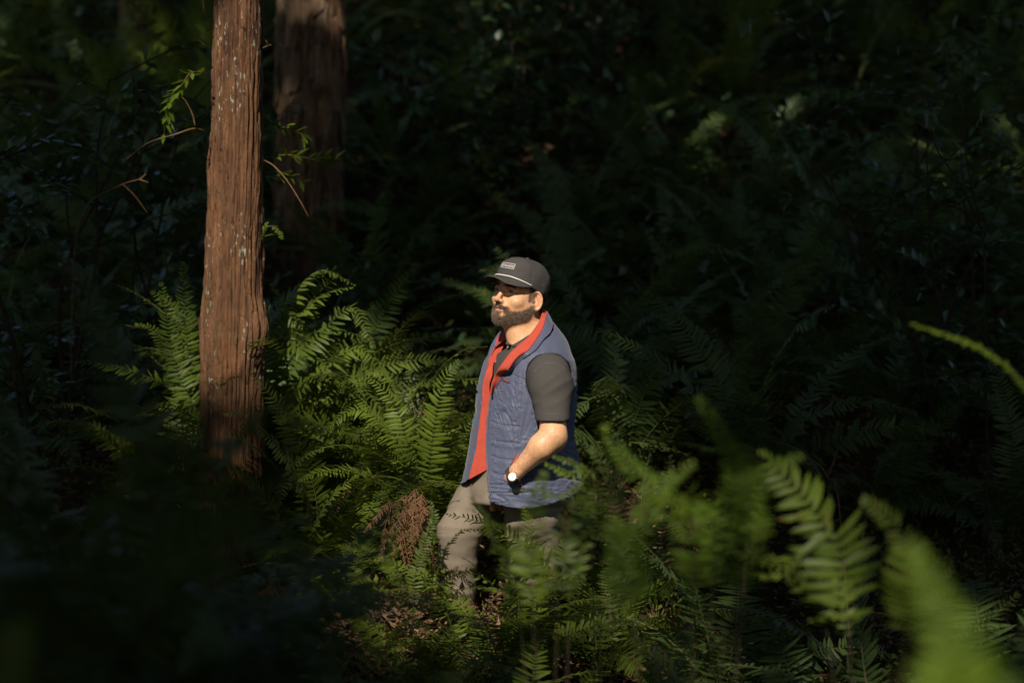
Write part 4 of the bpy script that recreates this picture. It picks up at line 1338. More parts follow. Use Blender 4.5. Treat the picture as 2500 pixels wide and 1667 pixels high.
tone[:, 0] = np.maximum(tone[:, 0], inhead * np.exp(-((np.abs(lq) / .02) ** 2) - ((uq + .036) / .012) ** 2) * (fq > .10) * .3)
tone[:, 1] = bm * .62
hairzone = inhead * ((fq < .012) & (uq > np.interp(fq, [-.12, -.03, .0], [-.055, -.045, .0]))) * (np.abs(lq) < .078) * (1 - ear_w)
tone[:, 1] = np.maximum(tone[:, 1], hairzone * .8)
browz = inhead * np.exp(-(((np.abs(lq) - .030) / .020) ** 4) - ((uq - .020 + np.abs(np.abs(lq) - .03) * .15) / .0052) ** 4) * (fq > .06)
tone[:, 1] = np.maximum(tone[:, 1], browz * .8)
tone[:, 2] = inhead * np.exp(-(((np.abs(lq) - .033) / .016) ** 4) - ((uq) / .011) ** 4) * (fq > .07) * .2
bo = plink('body', BV, BF, [M['skin']])
ca = bo.data.color_attributes.new('tone', 'FLOAT_COLOR', 'POINT')
if len(ca.data) == len(tone): ca.data.foreach_set('color', tone.ravel())
else: print('tone size mismatch', len(ca.data), len(tone))

# eyes
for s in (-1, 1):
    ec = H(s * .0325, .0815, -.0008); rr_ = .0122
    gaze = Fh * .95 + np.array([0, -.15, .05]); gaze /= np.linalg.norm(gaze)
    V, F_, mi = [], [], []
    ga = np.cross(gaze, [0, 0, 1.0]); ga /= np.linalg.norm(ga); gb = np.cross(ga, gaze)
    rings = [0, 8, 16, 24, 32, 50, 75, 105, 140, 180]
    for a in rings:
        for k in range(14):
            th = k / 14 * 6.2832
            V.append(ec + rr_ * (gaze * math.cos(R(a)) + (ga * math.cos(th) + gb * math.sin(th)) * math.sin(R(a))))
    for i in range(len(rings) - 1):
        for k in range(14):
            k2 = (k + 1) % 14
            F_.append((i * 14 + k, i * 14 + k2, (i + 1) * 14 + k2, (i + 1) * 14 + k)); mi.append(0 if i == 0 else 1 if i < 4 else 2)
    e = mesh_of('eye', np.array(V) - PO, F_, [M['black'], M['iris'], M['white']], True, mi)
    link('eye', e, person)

BB = BVHTree.FromPolygons([tuple(v) for v in BV], [tuple(int(i) for i in f) for f in BF])
def on_body(X, Y, out=.001, d0=8.9):
    o_ = Vector((0, 0, CAM_Z)); d = (Vector(P(X, Y, 9.0)) - o_).normalized(); h = BB.ray_cast(o_, d)
    return P(X, Y, d0) if h[0] is None else np.array(h[0]) - np.array(d) * out
# hair strands
def strands(seeds, nrm, dirs, L, w, rng, name, mat):
    n = len(seeds)
    L = L[:, None]
    d0 = nrm * .55 + dirs * .7; d0 /= np.linalg.norm(d0, axis=1)[:, None]
    d1 = nrm * .15 + dirs + rng.normal(0, .22, (n, 3)); d1 /= np.linalg.norm(d1, axis=1)[:, None]
    s = np.cross(d0, np.array([0, -1.0, 0]) + rng.normal(0, .3, (n, 3))); s /= np.linalg.norm(s, axis=1)[:, None]
    p0 = seeds - nrm * .001; p1 = p0 + d0 * L * .5; p2 = p1 + d1 * L * .5
    V = np.stack([p0 - s * w, p0 + s * w, p1 - s * w * .8, p1 + s * w * .8, p2], 1).reshape(-1, 3)
    i = np.arange(n)[:, None] * 5
    F_ = np.concatenate([i + np.array([[0, 1, 3]]), i + np.array([[0, 3, 2]]), i + np.array([[2, 3, 4]])])
    return plink(name, V, F_, [mat], bo, smooth=False)
bme = bo.data
def vert_normals(V, F_):
    a, b, c, d = (V[F_[:, k]] for k in range(4))
    fn = np.cross(c - a, d - b); n = np.zeros_like(V)
    for k in range(4):
        for j in range(3): n[:, j] += np.bincount(F_[:, k], fn[:, j], len(V))
    return n / (np.linalg.norm(n, axis=1)[:, None] + 1e-12)
VN = vert_normals(BV, BF)
hr = np.random.default_rng(3)
def seed_pick(w, n):
    idx = hr.choice(len(BV), n, p=w / w.sum())
    return idx, BV[idx] + hr.normal(0, .0012, (n, 3))
idx, sp_ = seed_pick(bm ** 1.2, 15000)
h_ = hq[idx]
down = -Uh * 1.0 + Fh * .25
outw = np.sign(h_[:, 0])[:, None] * Lh
isM = (h_[:, 2] > -.066) & (h_[:, 1] > .078)
dirs = np.where(isM[:, None], outw * .9 - Uh * .55 + Fh * .15, down + outw * .10 + Fh * .15)
dirs /= np.linalg.norm(dirs, axis=1)[:, None]
Lb = np.where(isM, .008, np.interp(h_[:, 2], [-.13, -.10, -.075, -.03, .02], [.0085, .0095, .0075, .005, .0045])) * hr.uniform(.6, 1.25, len(idx))
strands(sp_, VN[idx], dirs, Lb, .00040, hr, 'beard', M['beard'])
hz = hairzone * 1.0
idx, sp_ = seed_pick(hz, 7000)
dirs = np.tile(-Uh - Fh * .5, (len(idx), 1)); dirs /= np.linalg.norm(dirs[0])
strands(sp_, VN[idx], dirs, hr.uniform(.008, .016, len(idx)), .0004, hr, 'hair', M['hair'])
idx, sp_ = seed_pick(browz ** 2, 700)
dirs = np.sign(hq[idx][:, 0])[:, None] * Lh - Uh * .1
strands(sp_, VN[idx], dirs, hr.uniform(.005, .008, len(idx)), .0004, hr, 'eyebrows', M['hair'])
# stray longer beard hairs
idx, sp_ = seed_pick(bm * (hq[:, 2] < -.05), 900)
dirs = -Uh + Fh * .3 + hr.normal(0, .35, (len(idx), 3)); dirs /= np.linalg.norm(dirs, axis=1)[:, None]
strands(sp_, VN[idx], dirs, hr.uniform(.009, .016, len(idx)), .00028, hr, 'stray_beard_hairs', M['beard'])
# fine hairs on the forearm
wa = ((cap(SH[1], SH[2], .052)(BV) < 0) & (BV[:, 1] < 8.80)) * 1.0
idx, sp_ = seed_pick(wa, 3500)
ax0 = SH[2] - SH[1]; ax0 /= np.linalg.norm(ax0)
dirs = ax0 * .6 + np.array([0, 0, -.7]) + hr.normal(0, .25, (len(idx), 3)); dirs /= np.linalg.norm(dirs, axis=1)[:, None]
strands(sp_, VN[idx] * .35, dirs, hr.uniform(.006, .012, len(idx)), .00012, hr, 'arm_hair', M['beard'])
# ================= cap
def cap_plane(f): return .016 + .27 * f
capc = np.array([0, .000, .036]); capr = np.array([.0865, .107, .092])
Fc = Field(axis_pts([(-.11, .17, .0028)]), axis_pts([(8.86, 9.15, .0028)]), axis_pts([(ywz(745), ywz(615), .0028)]))
def crown_solid(h, off=0.0):
    r = capr - off
    # squarer front panel
    q = (h - capc)
    k = 1 + .05 * sstep(q[..., 1], 0, .06) * sstep(q[..., 2], .02, .07)
    q = q / k[..., None]
    pw = 2.3
    g = ((np.abs(q / r)) ** pw).sum(-1) ** (1 / pw)
    return (g - 1) * .09
def crown_shell(h):
    d = np.maximum(crown_solid(h), -crown_solid(h, .0045))
    return np.maximum(d, (cap_plane(h[..., 1]) - h[..., 2]) * .95)
Fc.F[...] = 1
Fc.add(headfn(crown_shell), k=.0015)
CV, CF = Fc.mesh()
CV = smooth(CV, CF, 1)
ch = to_head(CV)
# panel seams and cloth unevenness
cvn = vert_normals(CV, CF)
ang = np.arctan2(ch[:, 0], ch[:, 1])
seam = sum(np.exp(-((np.angle(np.exp(1j * (ang - R(a)))) * .085) / .0022) ** 2) for a in (62, -62, 120, -120, 180))
CV = CV - cvn * (seam * .0012)[:, None] + cvn * (.0016 * fbm(CV, 28, 5, 3))[:, None]
cap_root = link('cap', None, person)
cap_root.location = tuple(HO - PO)
def clink(name, V, F_, mats, parent=cap_root, smooth_=True, midx=None):
    return link(name, mesh_of(name, np.asarray(V) - HO, F_, mats, smooth_, midx), parent)
clink('crown', CV, CF, [M['cap']])
# brim: curved, with thickness
nb, nr = 33, 12
V, F_ = [], []
def brim_pt(th, r, top=True):
    # r 0 at the crown, 1 at the outer edge
    ca_, sa_ = math.cos(th), math.sin(th)
    r0 = 1 / (abs(sa_ / .0865) ** 2.3 + abs(ca_ / .108) ** 2.3) ** (1 / 2.3)
    l0, f0 = r0 * sa_, r0 * ca_
    l1 = .083 * math.sin(th * 1.05) ; f1 = .040 + .132 * max(0, math.cos(th * 1.12)) ** .62
    e = r
    cl = (min(1, (1.1519 - abs(th)) / .5) if abs(th) < 1.1519 else 0) ** .7
    l1 = l0 + (l1 - l0) * cl; f1 = f0 + (f1 - f0) * cl
    l = l0 + (l1 - l0) * e; f = f0 + (f1 - f0) * e
    u = cap_plane(min(f0, .105)) + .003 - .30 * max(0, f - f0) * .55 - (l / .083) ** 2 * .018 * max(0, e) * cl
    return (l, f, u + (.0016 if top else -.0016))
for layer in (True, False):
    for i in range(nb):
        th = R(-66 + 132 * i / (nb - 1))
        for j in range(nr):
            V.append(H(*brim_pt(th, -.06 + 1.06 * j / (nr - 1), layer)))
n1 = nb * nr
for i in range(nb - 1):
    for j in range(nr - 1):
        a = i * nr + j
        F_.append((a, a + 1, a + nr + 1, a + nr)); F_.append((n1 + a, n1 + a + nr, n1 + a + nr + 1, n1 + a + 1))
    a = i * nr + nr - 1
    F_.append((a, a + n1, a + n1 + nr, a + nr))
clink('brim', V, F_, [M['cap']])
cp = [np.array(H(*brim_pt(R(a), 0.02))) + Uh * .0022 + (Fh * math.cos(R(a)) + Lh * math.sin(R(a))) * .002 for a in np.linspace(-64, 64, 40)]
mb = MB(); mb.tube(cp, .0021, 6)
o = clink('cord', np.concatenate(mb.v), mb.f, [M['cord']])
mb = MB(); bt = H(0, 0, .1285)
mb.add([bt + (Lh * math.cos(a) + Fh * math.sin(a)) * r_ + Uh * z_ for r_, z_ in ((.0075, -.002), (.0065, .0025), (.003, .0042)) for a in np.linspace(0, 6.2832, 12, endpoint=False)],
       [(i * 12 + k, i * 12 + (k + 1) % 12, (i + 1) * 12 + (k + 1) % 12, (i + 1) * 12 + k) for i in range(2) for k in range(12)] + [tuple(range(24, 36))])
clink('button', np.concatenate(mb.v), mb.f, [M['cap']])
# label patch with raised border and lettering, wrapped on the crown front
cb = BVHTree.FromPolygons([tuple(v) for v in CV], [tuple(int(i) for i in f) for f in CF])
PC = np.array([.004, 0, .088])
def on_cap(s, u, out):
    """s across (metres), u height in head units"""
    a = s / .083
    org_ = H(.30 * math.sin(a), .30 * math.cos(a), PC[2] + u)
    tgt = H(0, 0, PC[2] + u)
    d = tgt - org_; d /= np.linalg.norm(d)
    hit = cb.ray_cast(Vector(org_), Vector(d))
    p = np.array(hit[0]) if hit[0] is not None else tgt
    return p - d * out
def strip_on_cap(mb, pts, w, out=.0012):
    c = np.array(pts); V = []; t = np.gradient(c, axis=0); t /= np.linalg.norm(t, axis=1)[:, None]
    for p, tt in zip(c, t):
        n_ = np.array([-tt[1], tt[0]])
        for sg in (-1, 1):
            V.append(on_cap(*(p + n_ * w * sg), out))
    mb.add(V, [(2 * i, 2 * i + 1, 2 * i + 3, 2 * i + 2) for i in range(len(c) - 1)])
mb = MB()
W_, H_ = .0265, .0088
gs = 14
V = [on_cap(a, b, .0006) for a in np.linspace(-W_, W_, gs) for b in np.linspace(-H_, H_, 5)]
patch = clink('label_patch', V, [(i * 5 + j, i * 5 + j + 1, i * 5 + j + 6, i * 5 + j + 5) for i in range(gs - 1) for j in range(4)], [M['cap']])
for a, b in (((-W_, -H_), (W_, -H_)), ((W_, -H_), (W_, H_)), ((W_, H_), (-W_, H_)), ((-W_, H_), (-W_, -H_))):
    strip_on_cap(mb, np.linspace(a, b, 14), .00055)
clink('label_border', np.concatenate(mb.v), mb.f, [M['cord']], patch)
tc = bpy.data.curves.new('lettering', 'FONT'); tc.body = 'STACCATO'; tc.size = 1.0; tc.offset = .012
to = bpy.data.objects.new('lettering_tmp', tc); C.objects.link(to)
bpy.context.view_layer.update()
tm = bpy.data.meshes.new_from_object(to.evaluated_get(bpy.context.evaluated_depsgraph_get()))
tv = np.array([v.co[:] for v in tm.vertices]); tf_ = [tuple(p.vertices) for p in tm.polygons]
bpy.data.objects.remove(to); bpy.data.curves.remove(tc)
tv -= tv.min(0); wd, ht = tv[:, 0].max(), tv[:, 1].max()
V = [on_cap(-.0145 + x / wd * .0385, -.0042 + y / ht * .0072, .0016) for x, y, _ in tv]
clink('lettering', V, tf_, [M['cord']], patch, smooth_=False)
mb = MB()
for pts_ in ([(-.0235, -.003), (-.0205, .006)], [(-.0225, -.0055), (-.0190, .005)], [(-.0205, -.006), (-.0170, .003)], [(-.0245, .0015), (-.0185, -.0045)], [(-.0235, .0050), (-.0168, -.0015)]):
    strip_on_cap(mb, np.linspace(pts_[0], pts_[1], 5), .00045, .0016)
clink('emblem', np.concatenate(mb.v), mb.f, [M['cord']], patch)

# ================= t-shirt
Ft_ = Field(axis_pts([(-.21, .26, .0045)]), axis_pts([(8.62, 8.86, .0045), (8.86, 9.25, .008)]), axis_pts([(ywz(1150), ywz(800), .0045)]))
Ft_.add(lambda p: np.maximum(tower(p, .026), p[..., 2] - ywz(836) - (p[..., 0] - .017) * .55), k=.01)
sleeve_a, sleeve_b = P(1341, 915, 8.83), P(1348, 985, 8.745)
Ft_.add(cap(sleeve_a, P(1346, 945, 8.79), .079, .076), k=.03)
Ft_.add(cap(P(1346, 945, 8.79), P(1350, 1040, 8.73), .074, .059), k=.03)
Ft_.add(lambda p: -(p[..., 2] - (ywz(1021) - (p[..., 0] - P(1350, 0, 8.75)[0]) * -.05)) - 10 * (p[..., 1] > 8.845) , op='int') if False else None
def hemcut(p):
    return np.minimum(ywz(1021) + .15 * (p[..., 0] - .15) * .1 - p[..., 2], .088 - cap(SH[0], SH[1], 0)(p))
Ft_.add(hemcut, op='int')

V, F_ = Ft_.mesh(); V = smooth(V, F_, 1)
n_ = vert_normals(V, F_)
def rdg(p, sc, seed): return (1 - 2 * np.abs(vnoise(p, sc, seed)))
Vr = V.copy(); Vr[:, 0] = V[:, 0] * .8 + V[:, 2] * .55; Vr[:, 2] = V[:, 2] * .8 - V[:, 0] * .55
cr = fbm(V, (10, 10, 6), 12, 3) * .003 + .0032 * rdg(Vr, (10, 8, 26), 5) * np.clip(vnoise(V, 7, 66) + .5, 0, 1)
V = V + n_ * cr[:, None]
plink('t_shirt', V, F_, [M['tee']])
TB = BVHTree.FromPolygons([tuple(v) for v in V], [tuple(int(i) for i in f) for f in F_])
def on_tee(X, Y, out=.001, d0=8.9):
    o_ = Vector((0, 0, CAM_Z)); d = (Vector(P(X, Y, 9.0)) - o_).normalized(); h = TB.ray_cast(o_, d)
    return P(X, Y, d0) if h[0] is None else np.array(h[0]) - np.array(d) * out
mb = MB()
def ring_tube(mb, pts, r, closed=False): mb.tube(catmull(pts, 40), r, 6)
ring_tube(mb, [min(on_body(X, Y, .002), on_tee(X, Y, .002), key=lambda q: q[1]) for X, Y in ((1236, 836), (1241, 841), (1247, 844), (1256, 845), (1267, 842), (1279, 833), (1289, 825), (1300, 814))], .0058)
plink('shirt_collar', np.concatenate(mb.v), mb.f, [M['tee']])
mb = MB()   # sleeve seam stitching over the shoulder and above the hem
mb.tube([on_tee(X, Y, .0003) for X, Y in catmull([(1300, 912, 0), (1318, 893, 0), (1345, 885, 0), (1370, 893, 0), (1386, 908, 0)], 24)[:, :2]], .0009, 4)

plink('shoulder_seam', np.concatenate(mb.v), mb.f, [M['zip']])
for dy_ in (0, 4):
    mb = MB(); mb.tube([on_tee(X, 1011 - dy_, .0003) for X in np.linspace(1312, 1386, 20)], .0007, 4)
    plink('hem_stitch', np.concatenate(mb.v), mb.f, [M['zip']])

# ================= vest shell
Fv = Field(axis_pts([(-.225, .285, .0034)]), axis_pts([(8.74, 9.02, .0036), (9.02, 9.27, .008)]), axis_pts([(ywz(1250), ywz(765), .0034)]))
def vest_shell(p): return np.abs(tower(p) + .005) - .0055
Fv.add(vest_shell, k=.001)
zs_ = [ywz(Y) for Y in (1250, 1213, 1173, 1087, 1030, 986, 958, 935, 915, 898, 866, 850, 830, 770)]
tn = [t_of(X, Y) for X, Y in ((1196, 1250), (1194, 1213), (1188, 1173), (1185, 1087), (1187, 1030), (1190, 986), (1197, 958), (1200, 935), (1208, 915), (1219, 898), (1243, 866), (1257, 850), (1280, 832))] + [R(60)]
tf2 = [t_of(X, Y) for X, Y in ((1130, 1250), (1133, 1213), (1143, 1173), (1163, 1087), (1173, 1030), (1178, 986), (1182, 950), (1185, 930), (1189, 910), (1191, 890), (1195, 866), (1197, 850), (1204, 832))] + [R(-28)]
order = np.argsort(zs_); zs_ = np.array(zs_)[order]; tn = np.array(tn)[order]; tf2 = np.array(tf2)[order]
def angle_of(p):
    cx, a, b = tw_par(p[..., 2]); x = p[..., 0] - cx; y = p[..., 1] - 9.0
    return np.arctan2((x * Lt[0] + y * Lt[1]) / b, (x * Ft[0] + y * Ft[1]) / a), a
def opening(p):
    t, a = angle_of(p)
    n_ = np.interp(p[..., 2], zs_, tn); f_ = np.interp(p[..., 2], zs_, tf2)
    return (np.abs(t - (n_ + f_) / 2) - (n_ - f_) / 2) * a
Fv.add(opening, k=.004, op='sub')
def armhole(side, cX, cY, rx, ry):
    c0_ = P(cX, cY, 8.82) if side > 0 else None
    def f(p):
        cx, a, b = tw_par(p[..., 2])
        x = p[..., 0] - cx; y = p[..., 1] - 9.0
        fz = x * Ft[0] + y * Ft[1]; l = x * Lt[0] + y * Lt[1]
        if side > 0:
            X = 1250 + p[..., 0] / p[..., 1] * FPX; Y = 833.5 + (CAM_Z - p[..., 2]) / p[..., 1] * FPX
            dx = (X - cX); dy = (Y - cY)
            ry2 = np.where(dy < 0, ry[0], ry[1]); rx2 = np.where(dx < 0, rx[0], rx[1])
            dd = ((np.abs(dx / rx2) ** 2.3 + np.abs(dy / ry2) ** 2.3) ** (1 / 2.3) - 1) * .085
            return np.maximum(dd, .06 - l)
        dd = (np.sqrt((fz / .075) ** 2 + ((p[..., 2] - ywz(930)) / .105) ** 2) - 1) * .08
        return np.maximum(dd, .06 + l)
    return f
Fv.add(armhole(1, 1341, 925, (57, 55), (62, 64)), k=.005, op='sub')
Fv.add(armhole(-1, 0, 0, 0, 0), k=.005, op='sub')
def hem(p):
    X = 1250 + p[..., 0] / p[..., 1] * FPX
    t, a = angle_of(p)
    zn = np.interp(X, [1120, 1170, 1188, 1193, 1215, 1251, 1300, 1340, 1397, 1424], [ywz(v) for v in (1187, 1175, 1180, 1213, 1222, 1231, 1229, 1222, 1203, 1187)])
    back = np.abs(t) > 1.9
    zn = np.where(t < np.interp(p[..., 2], zs_, tf2) + .05, np.interp(X, [1120, 1145, 1190], [ywz(v) for v in (1188, 1165, 1140)]), zn)
    return zn - p[..., 2]
Fv.add(hem, op='int')
Fv.add(cap(P(1294, 805, 8.965), P(1288, 700, 8.99), .088, .085), k=.004, op='sub')
V, F_ = Fv.mesh(); V = smooth(V, F_, 2, .4)
n_ = vert_normals(V, F_)
# quilting: stitched rows and crumpled channels, as relief of the cloth itself
t, a_ = angle_of(V)
outside = (n_ * (V - np.stack([tw_par(V[:, 2])[0], np.full(len(V), 9.0), V[:, 2]], 1))).sum(1) > 0
Xp = 1250 + V[:, 0] / V[:, 1] * FPX; Yp = 833.5 + (CAM_Z - V[:, 2]) / V[:, 1] * FPX
wob = 6 * vnoise(V, 14, 3) + 10 * np.clip((1260 - Xp) / 60, -1, 1) * -1
def ridge(x, y, z, seed, pw=1.0):
    q = np.stack([x, y, z], 1)
    v1 = vnoise(q, 1, seed); v2 = vnoise(q, 2.1, seed + 3)
    return (.75 - 1.5 * np.abs(v1)) * .65 + (1 - 2 * np.abs(v2)) * .25 - .9 * np.exp(-((v1 - .12) / .11) ** 2)
zc0 = V[:, 2] * 3
disp = .0035 * fbm(np.stack([Xp / 60, Yp / 130, V[:, 1] * 4], 1), 1.6, 31, 3)
# stitched rows, sagging towards the middle
row_y = [1029, 1071, 1113, 1152]
front = sstep(Xp, 1196, 1206) * (1 - sstep(Xp, 1262, 1275))
for ry in row_y:
    yy = ry + 14 * (1 - np.exp(-((Xp - 1195) / 40))) + 2 * vnoise(V, 20, 4)
    disp -= .0045 * np.exp(-((Yp - yy) / 1.9) ** 2) * front
    disp += .0016 * np.exp(-((Yp - yy - 9) / 6) ** 2) * front
# creases radiating from the top of the pocket
ax_, ay_ = Xp - 1262, Yp - 1114
rad_ = np.hypot(ax_, ay_) + 1e-6; an_ = np.arctan2(-ay_, ax_)
zone = sstep(rad_, 10, 30) * (1 - sstep(rad_, 115, 150)) * sstep(an_, .15, .4) * (1 - sstep(an_, 1.95, 2.2))
disp += .0058 * ridge(an_ * 7.5, rad_ / 70, zc0, 8) * zone
# upright crumples below the chest tag
zone = sstep(Yp, 925, 945) * (1 - sstep(Yp, 1010, 1060)) * (1 - sstep(Xp, 1256, 1272))
disp += .0058 * ridge((Xp - .30 * Yp) / 8.5, Yp / 42, zc0, 18) * zone
# gathered channel along the zip
zx = np.interp(Yp, [900, 935, 958, 986, 1087, 1173, 1213], [1245, 1222, 1212, 1201, 1197, 1201, 1208])
dz_ = np.abs(Xp - zx - 10)
disp += .0042 * ridge(Xp / 16, Yp / 5.5, zc0, 28) * np.exp(-(dz_ / 8) ** 2) * sstep(Yp, 930, 960)
# seam from armhole to pocket
sx = 1271 - (Yp - 960) * .055
disp -= .003 * np.exp(-((Xp - sx) / 1.6) ** 2) * sstep(Yp, 900, 915) * (1 - sstep(Yp, 1105, 1112))
disp += .0036 * ridge((Xp - sx) / 9, (Yp - np.abs(Xp - sx) * 1.3) / 6.5, zc0, 38) * np.exp(-((Xp - sx) / 11) ** 2) * sstep(Yp, 915, 935) * (1 - sstep(Yp, 1090, 1108))
# far flap: short gathers
disp += .0016 * ridge(Xp / 20, Yp / 5.5, zc0, 48) * (Xp < 1186) * sstep(Yp, 900, 930)
# back: slanting folds
disp += .0050 * ridge(Xp / 40, (Yp + (Xp - 1390) * .9) / 19, zc0, 58) * sstep(Xp, 1372, 1392) * sstep(Yp, 920, 960)
# side and hem: pulls running from the pocket to the back
zone = sstep(Yp, 1120, 1160) * np.where(Xp > 1268, 1, sstep(Yp, 1160, 1180))
disp += .0065 * ridge(Xp / 75, (Yp - (Xp - 1250) * .10) / 9.5, zc0, 68) * zone
disp += .0030 * ridge(Xp / 50, (Yp - (Xp - 1250) * .35) / 13, zc0, 78) * sstep(Yp, 1040, 1080) * (1 - sstep(Yp, 1140, 1160)) * (Xp > 1275)
# yoke seam
yk = Yp - np.interp(Xp, [1235, 1282], [907, 928])
disp -= .0035 * np.exp(-(yk / 1.6) ** 2) * (Xp < 1284) * (Xp > 1225) + .002 * np.exp(-((yk - 6) / 1.4) ** 2) * (Xp < 1284) * (Xp > 1225)
V = V + n_ * (disp * outside)[:, None]
vest = plink('vest', V, F_, [M['vest'], M['red']])
fc_out = outside[F_].sum(1) >= 2
vest.data.polygons.foreach_set('material_index', np.where(fc_out, 0, 1).astype(np.int32)) if len(vest.data.polygons) == len(F_) else print('vest face mismatch')
vest.data.update()
VB = BVHTree.FromPolygons([tuple(v) for v in V], [tuple(int(i) for i in f) for f in F_])
camv = Vector((0, 0, CAM_Z))
def on_vest(X, Y, out=.003, dflt=8.85):
    d = Vector(P(X, Y, 9.0)) - camv; d.normalize()
    h = VB.ray_cast(camv, d)
    if h[0] is None: return P(X, Y, dflt)
    p = np.array(h[0]);
    if p[1] > 9.02: return P(X, Y, dflt)
    return p - np.array(d) * out

def ribbon(name, inner, outer, mat, thick=.004, parent=vest, nsub=60, mid_out=.0):
    """a band of cloth between two 3-D edges, with thickness"""
    a = catmull(inner, nsub); b = catmull(outer, nsub)
    m_ = 7; Vt = []
    for i in range(nsub):
        for j in range(m_):
            q = j / (m_ - 1)
            Vt.append(a[i] * (1 - q) + b[i] * q)
    Vt = np.array(Vt).reshape(nsub, m_, 3)
    du = np.gradient(Vt, axis=0); dv = np.gradient(Vt, axis=1); nn = np.cross(du, dv); nn /= np.linalg.norm(nn, axis=2)[:, :, None] + 1e-9
    s0 = Vt.reshape(-1, 3)
    bulge = (np.sin(np.linspace(0, math.pi, m_))[None, :, None] * mid_out)
    Vt = Vt + nn * bulge + nn * (.0018 * fbm(s0, (30, 30, 16), 61, 2)).reshape(nsub, m_, 1)
    top = Vt + nn * thick / 2; bot = Vt - nn * thick / 2
    n1 = nsub * m_
    F_ = []
    for i in range(nsub - 1):
        for j in range(m_ - 1):
            k = i * m_ + j
            F_.append((k, k + 1, k + m_ + 1, k + m_)); F_.append((n1 + k, n1 + k + m_, n1 + k + m_ + 1, n1 + k + 1))
        for j in (0, m_ - 1):
            k = i * m_ + j; F_.append((k, k + m_, k + m_ + n1, k + n1))
    return np.concatenate([top.reshape(-1, 3), bot.reshape(-1, 3)]), F_
def OV(X, Y, out=.008): return on_vest(X, Y, out, 8.84)
def PD(X, Y, d, out=.007):
    q = on_vest(X, Y, out, d)
    return q if q[1] < d else P(X, Y, d)
# near lapel and collar, red facing
inner = [OV(1197, 962), OV(1200, 938, .009), OV(1207, 918, .011), PD(1219, 898, 8.815), PD(1241, 867, 8.82), PD(1257, 850, 8.835), PD(1276, 834, 8.855), PD(1290, 822, 8.875), PD(1303, 805, 8.895), PD(1315, 786, 8.925), PD(1323, 765, 8.965), PD(1324, 755, 9.02)]
outer = [OV(1200, 963), OV(1212, 937, .008), OV(1227, 913, .010), PD(1243, 899, 8.795), PD(1258, 877, 8.80), PD(1273, 864, 8.805), PD(1289, 856, 8.82), PD(1303, 838, 8.845), PD(1316, 819, 8.87), PD(1326, 799, 8.90), PD(1333, 774, 8.945), PD(1337, 762, 9.02)]
V, F_ = ribbon('lapel', inner, outer, None)
plink('lapel', V, F_, [M['red']], vest)
# blue outer side of the collar, standing just behind it
ob = [p + (np.array([-.0005, .003, 0]) if i > 2 else np.array([.001, .004, 0])) for i, p in enumerate(outer)]
low = [OV(1202, 965, .001), OV(1216, 940, .001), OV(1232, 918, .001), OV(1248, 905, .002), OV(1264, 886, .003), OV(1279, 872, .004), OV(1296, 864, .004), PD(1312, 850, 8.84), PD(1328, 828, 8.86), PD(1343, 812, 8.895), PD(1348, 797, 8.945), PD(1350, 790, 9.03)]
V, F_ = ribbon('collar', [p + np.array([0, .003, 0]) for p in ob], low, None, .005)
plink('collar', V, F_, [M['vest']], vest)
# far collar and far facing
inner = [P(1324, 755, 9.02), P(1310, 758, 9.09), P(1280, 780, 9.12), P(1255, 806, 9.11), P(1240, 828, 9.07), P(1226, 850, 9.02), P(1211, 886, 8.95)]
outer = [P(1337, 762, 9.02), P(1318, 775, 9.12), P(1280, 800, 9.16), P(1232, 806, 9.15), P(1209, 835, 9.09), P(1199, 858, 9.04), P(1191, 888, 8.985)]
V, F_ = ribbon('far_collar', inner, outer, None)
plink('collar', V, F_, [M['red']], vest)
V, F_ = ribbon('far_collar', [p + np.array([-.004, .008, .001]) for p in inner], [p + np.array([-.008, .006, 0]) for p in outer], None, .004)
plink('collar', V, F_, [M['vest']], vest)
def tow_pt(X, Y, out=0.0):
    return tw_at(t_of(X, Y), ywz(Y), out)
fin = [P(1221, 850, 9.03), P(1206, 884, 8.965), tow_pt(1197, 915, -.008), tow_pt(1191, 940, -.008), tow_pt(1190, 972, -.014), tow_pt(1190, 1000, -.018), tow_pt(1188, 1087, -.022), tow_pt(1186, 1130, -.022), tow_pt(1182, 1140, -.022)]
fout = [P(1198, 858, 9.04), tow_pt(1192, 888, .002), tow_pt(1187, 915, .003), tow_pt(1182, 940, .003), tow_pt(1180, 972, .003), tow_pt(1177, 1000, .003), tow_pt(1165, 1087, .003), tow_pt(1155, 1130, .003), tow_pt(1147, 1166, .003)]
V, F_ = ribbon('facing', fin, fout, None, .005)
plink('facing', V, F_, [M['red']], vest)
# piping / zip tape along the near edge, and armhole binding
mb = MB()
mb.tube(catmull([OV(1203, 961, .003), OV(1196, 986, .003), OV(1191, 1030, .003), OV(1189, 1087, .003), OV(1190, 1130, .003), OV(1193, 1173, .003), OV(1198, 1208, .003)], 40), .0019, 6)
plink('zip_tape', np.concatenate(mb.v), mb.f, [M['zip']], vest)
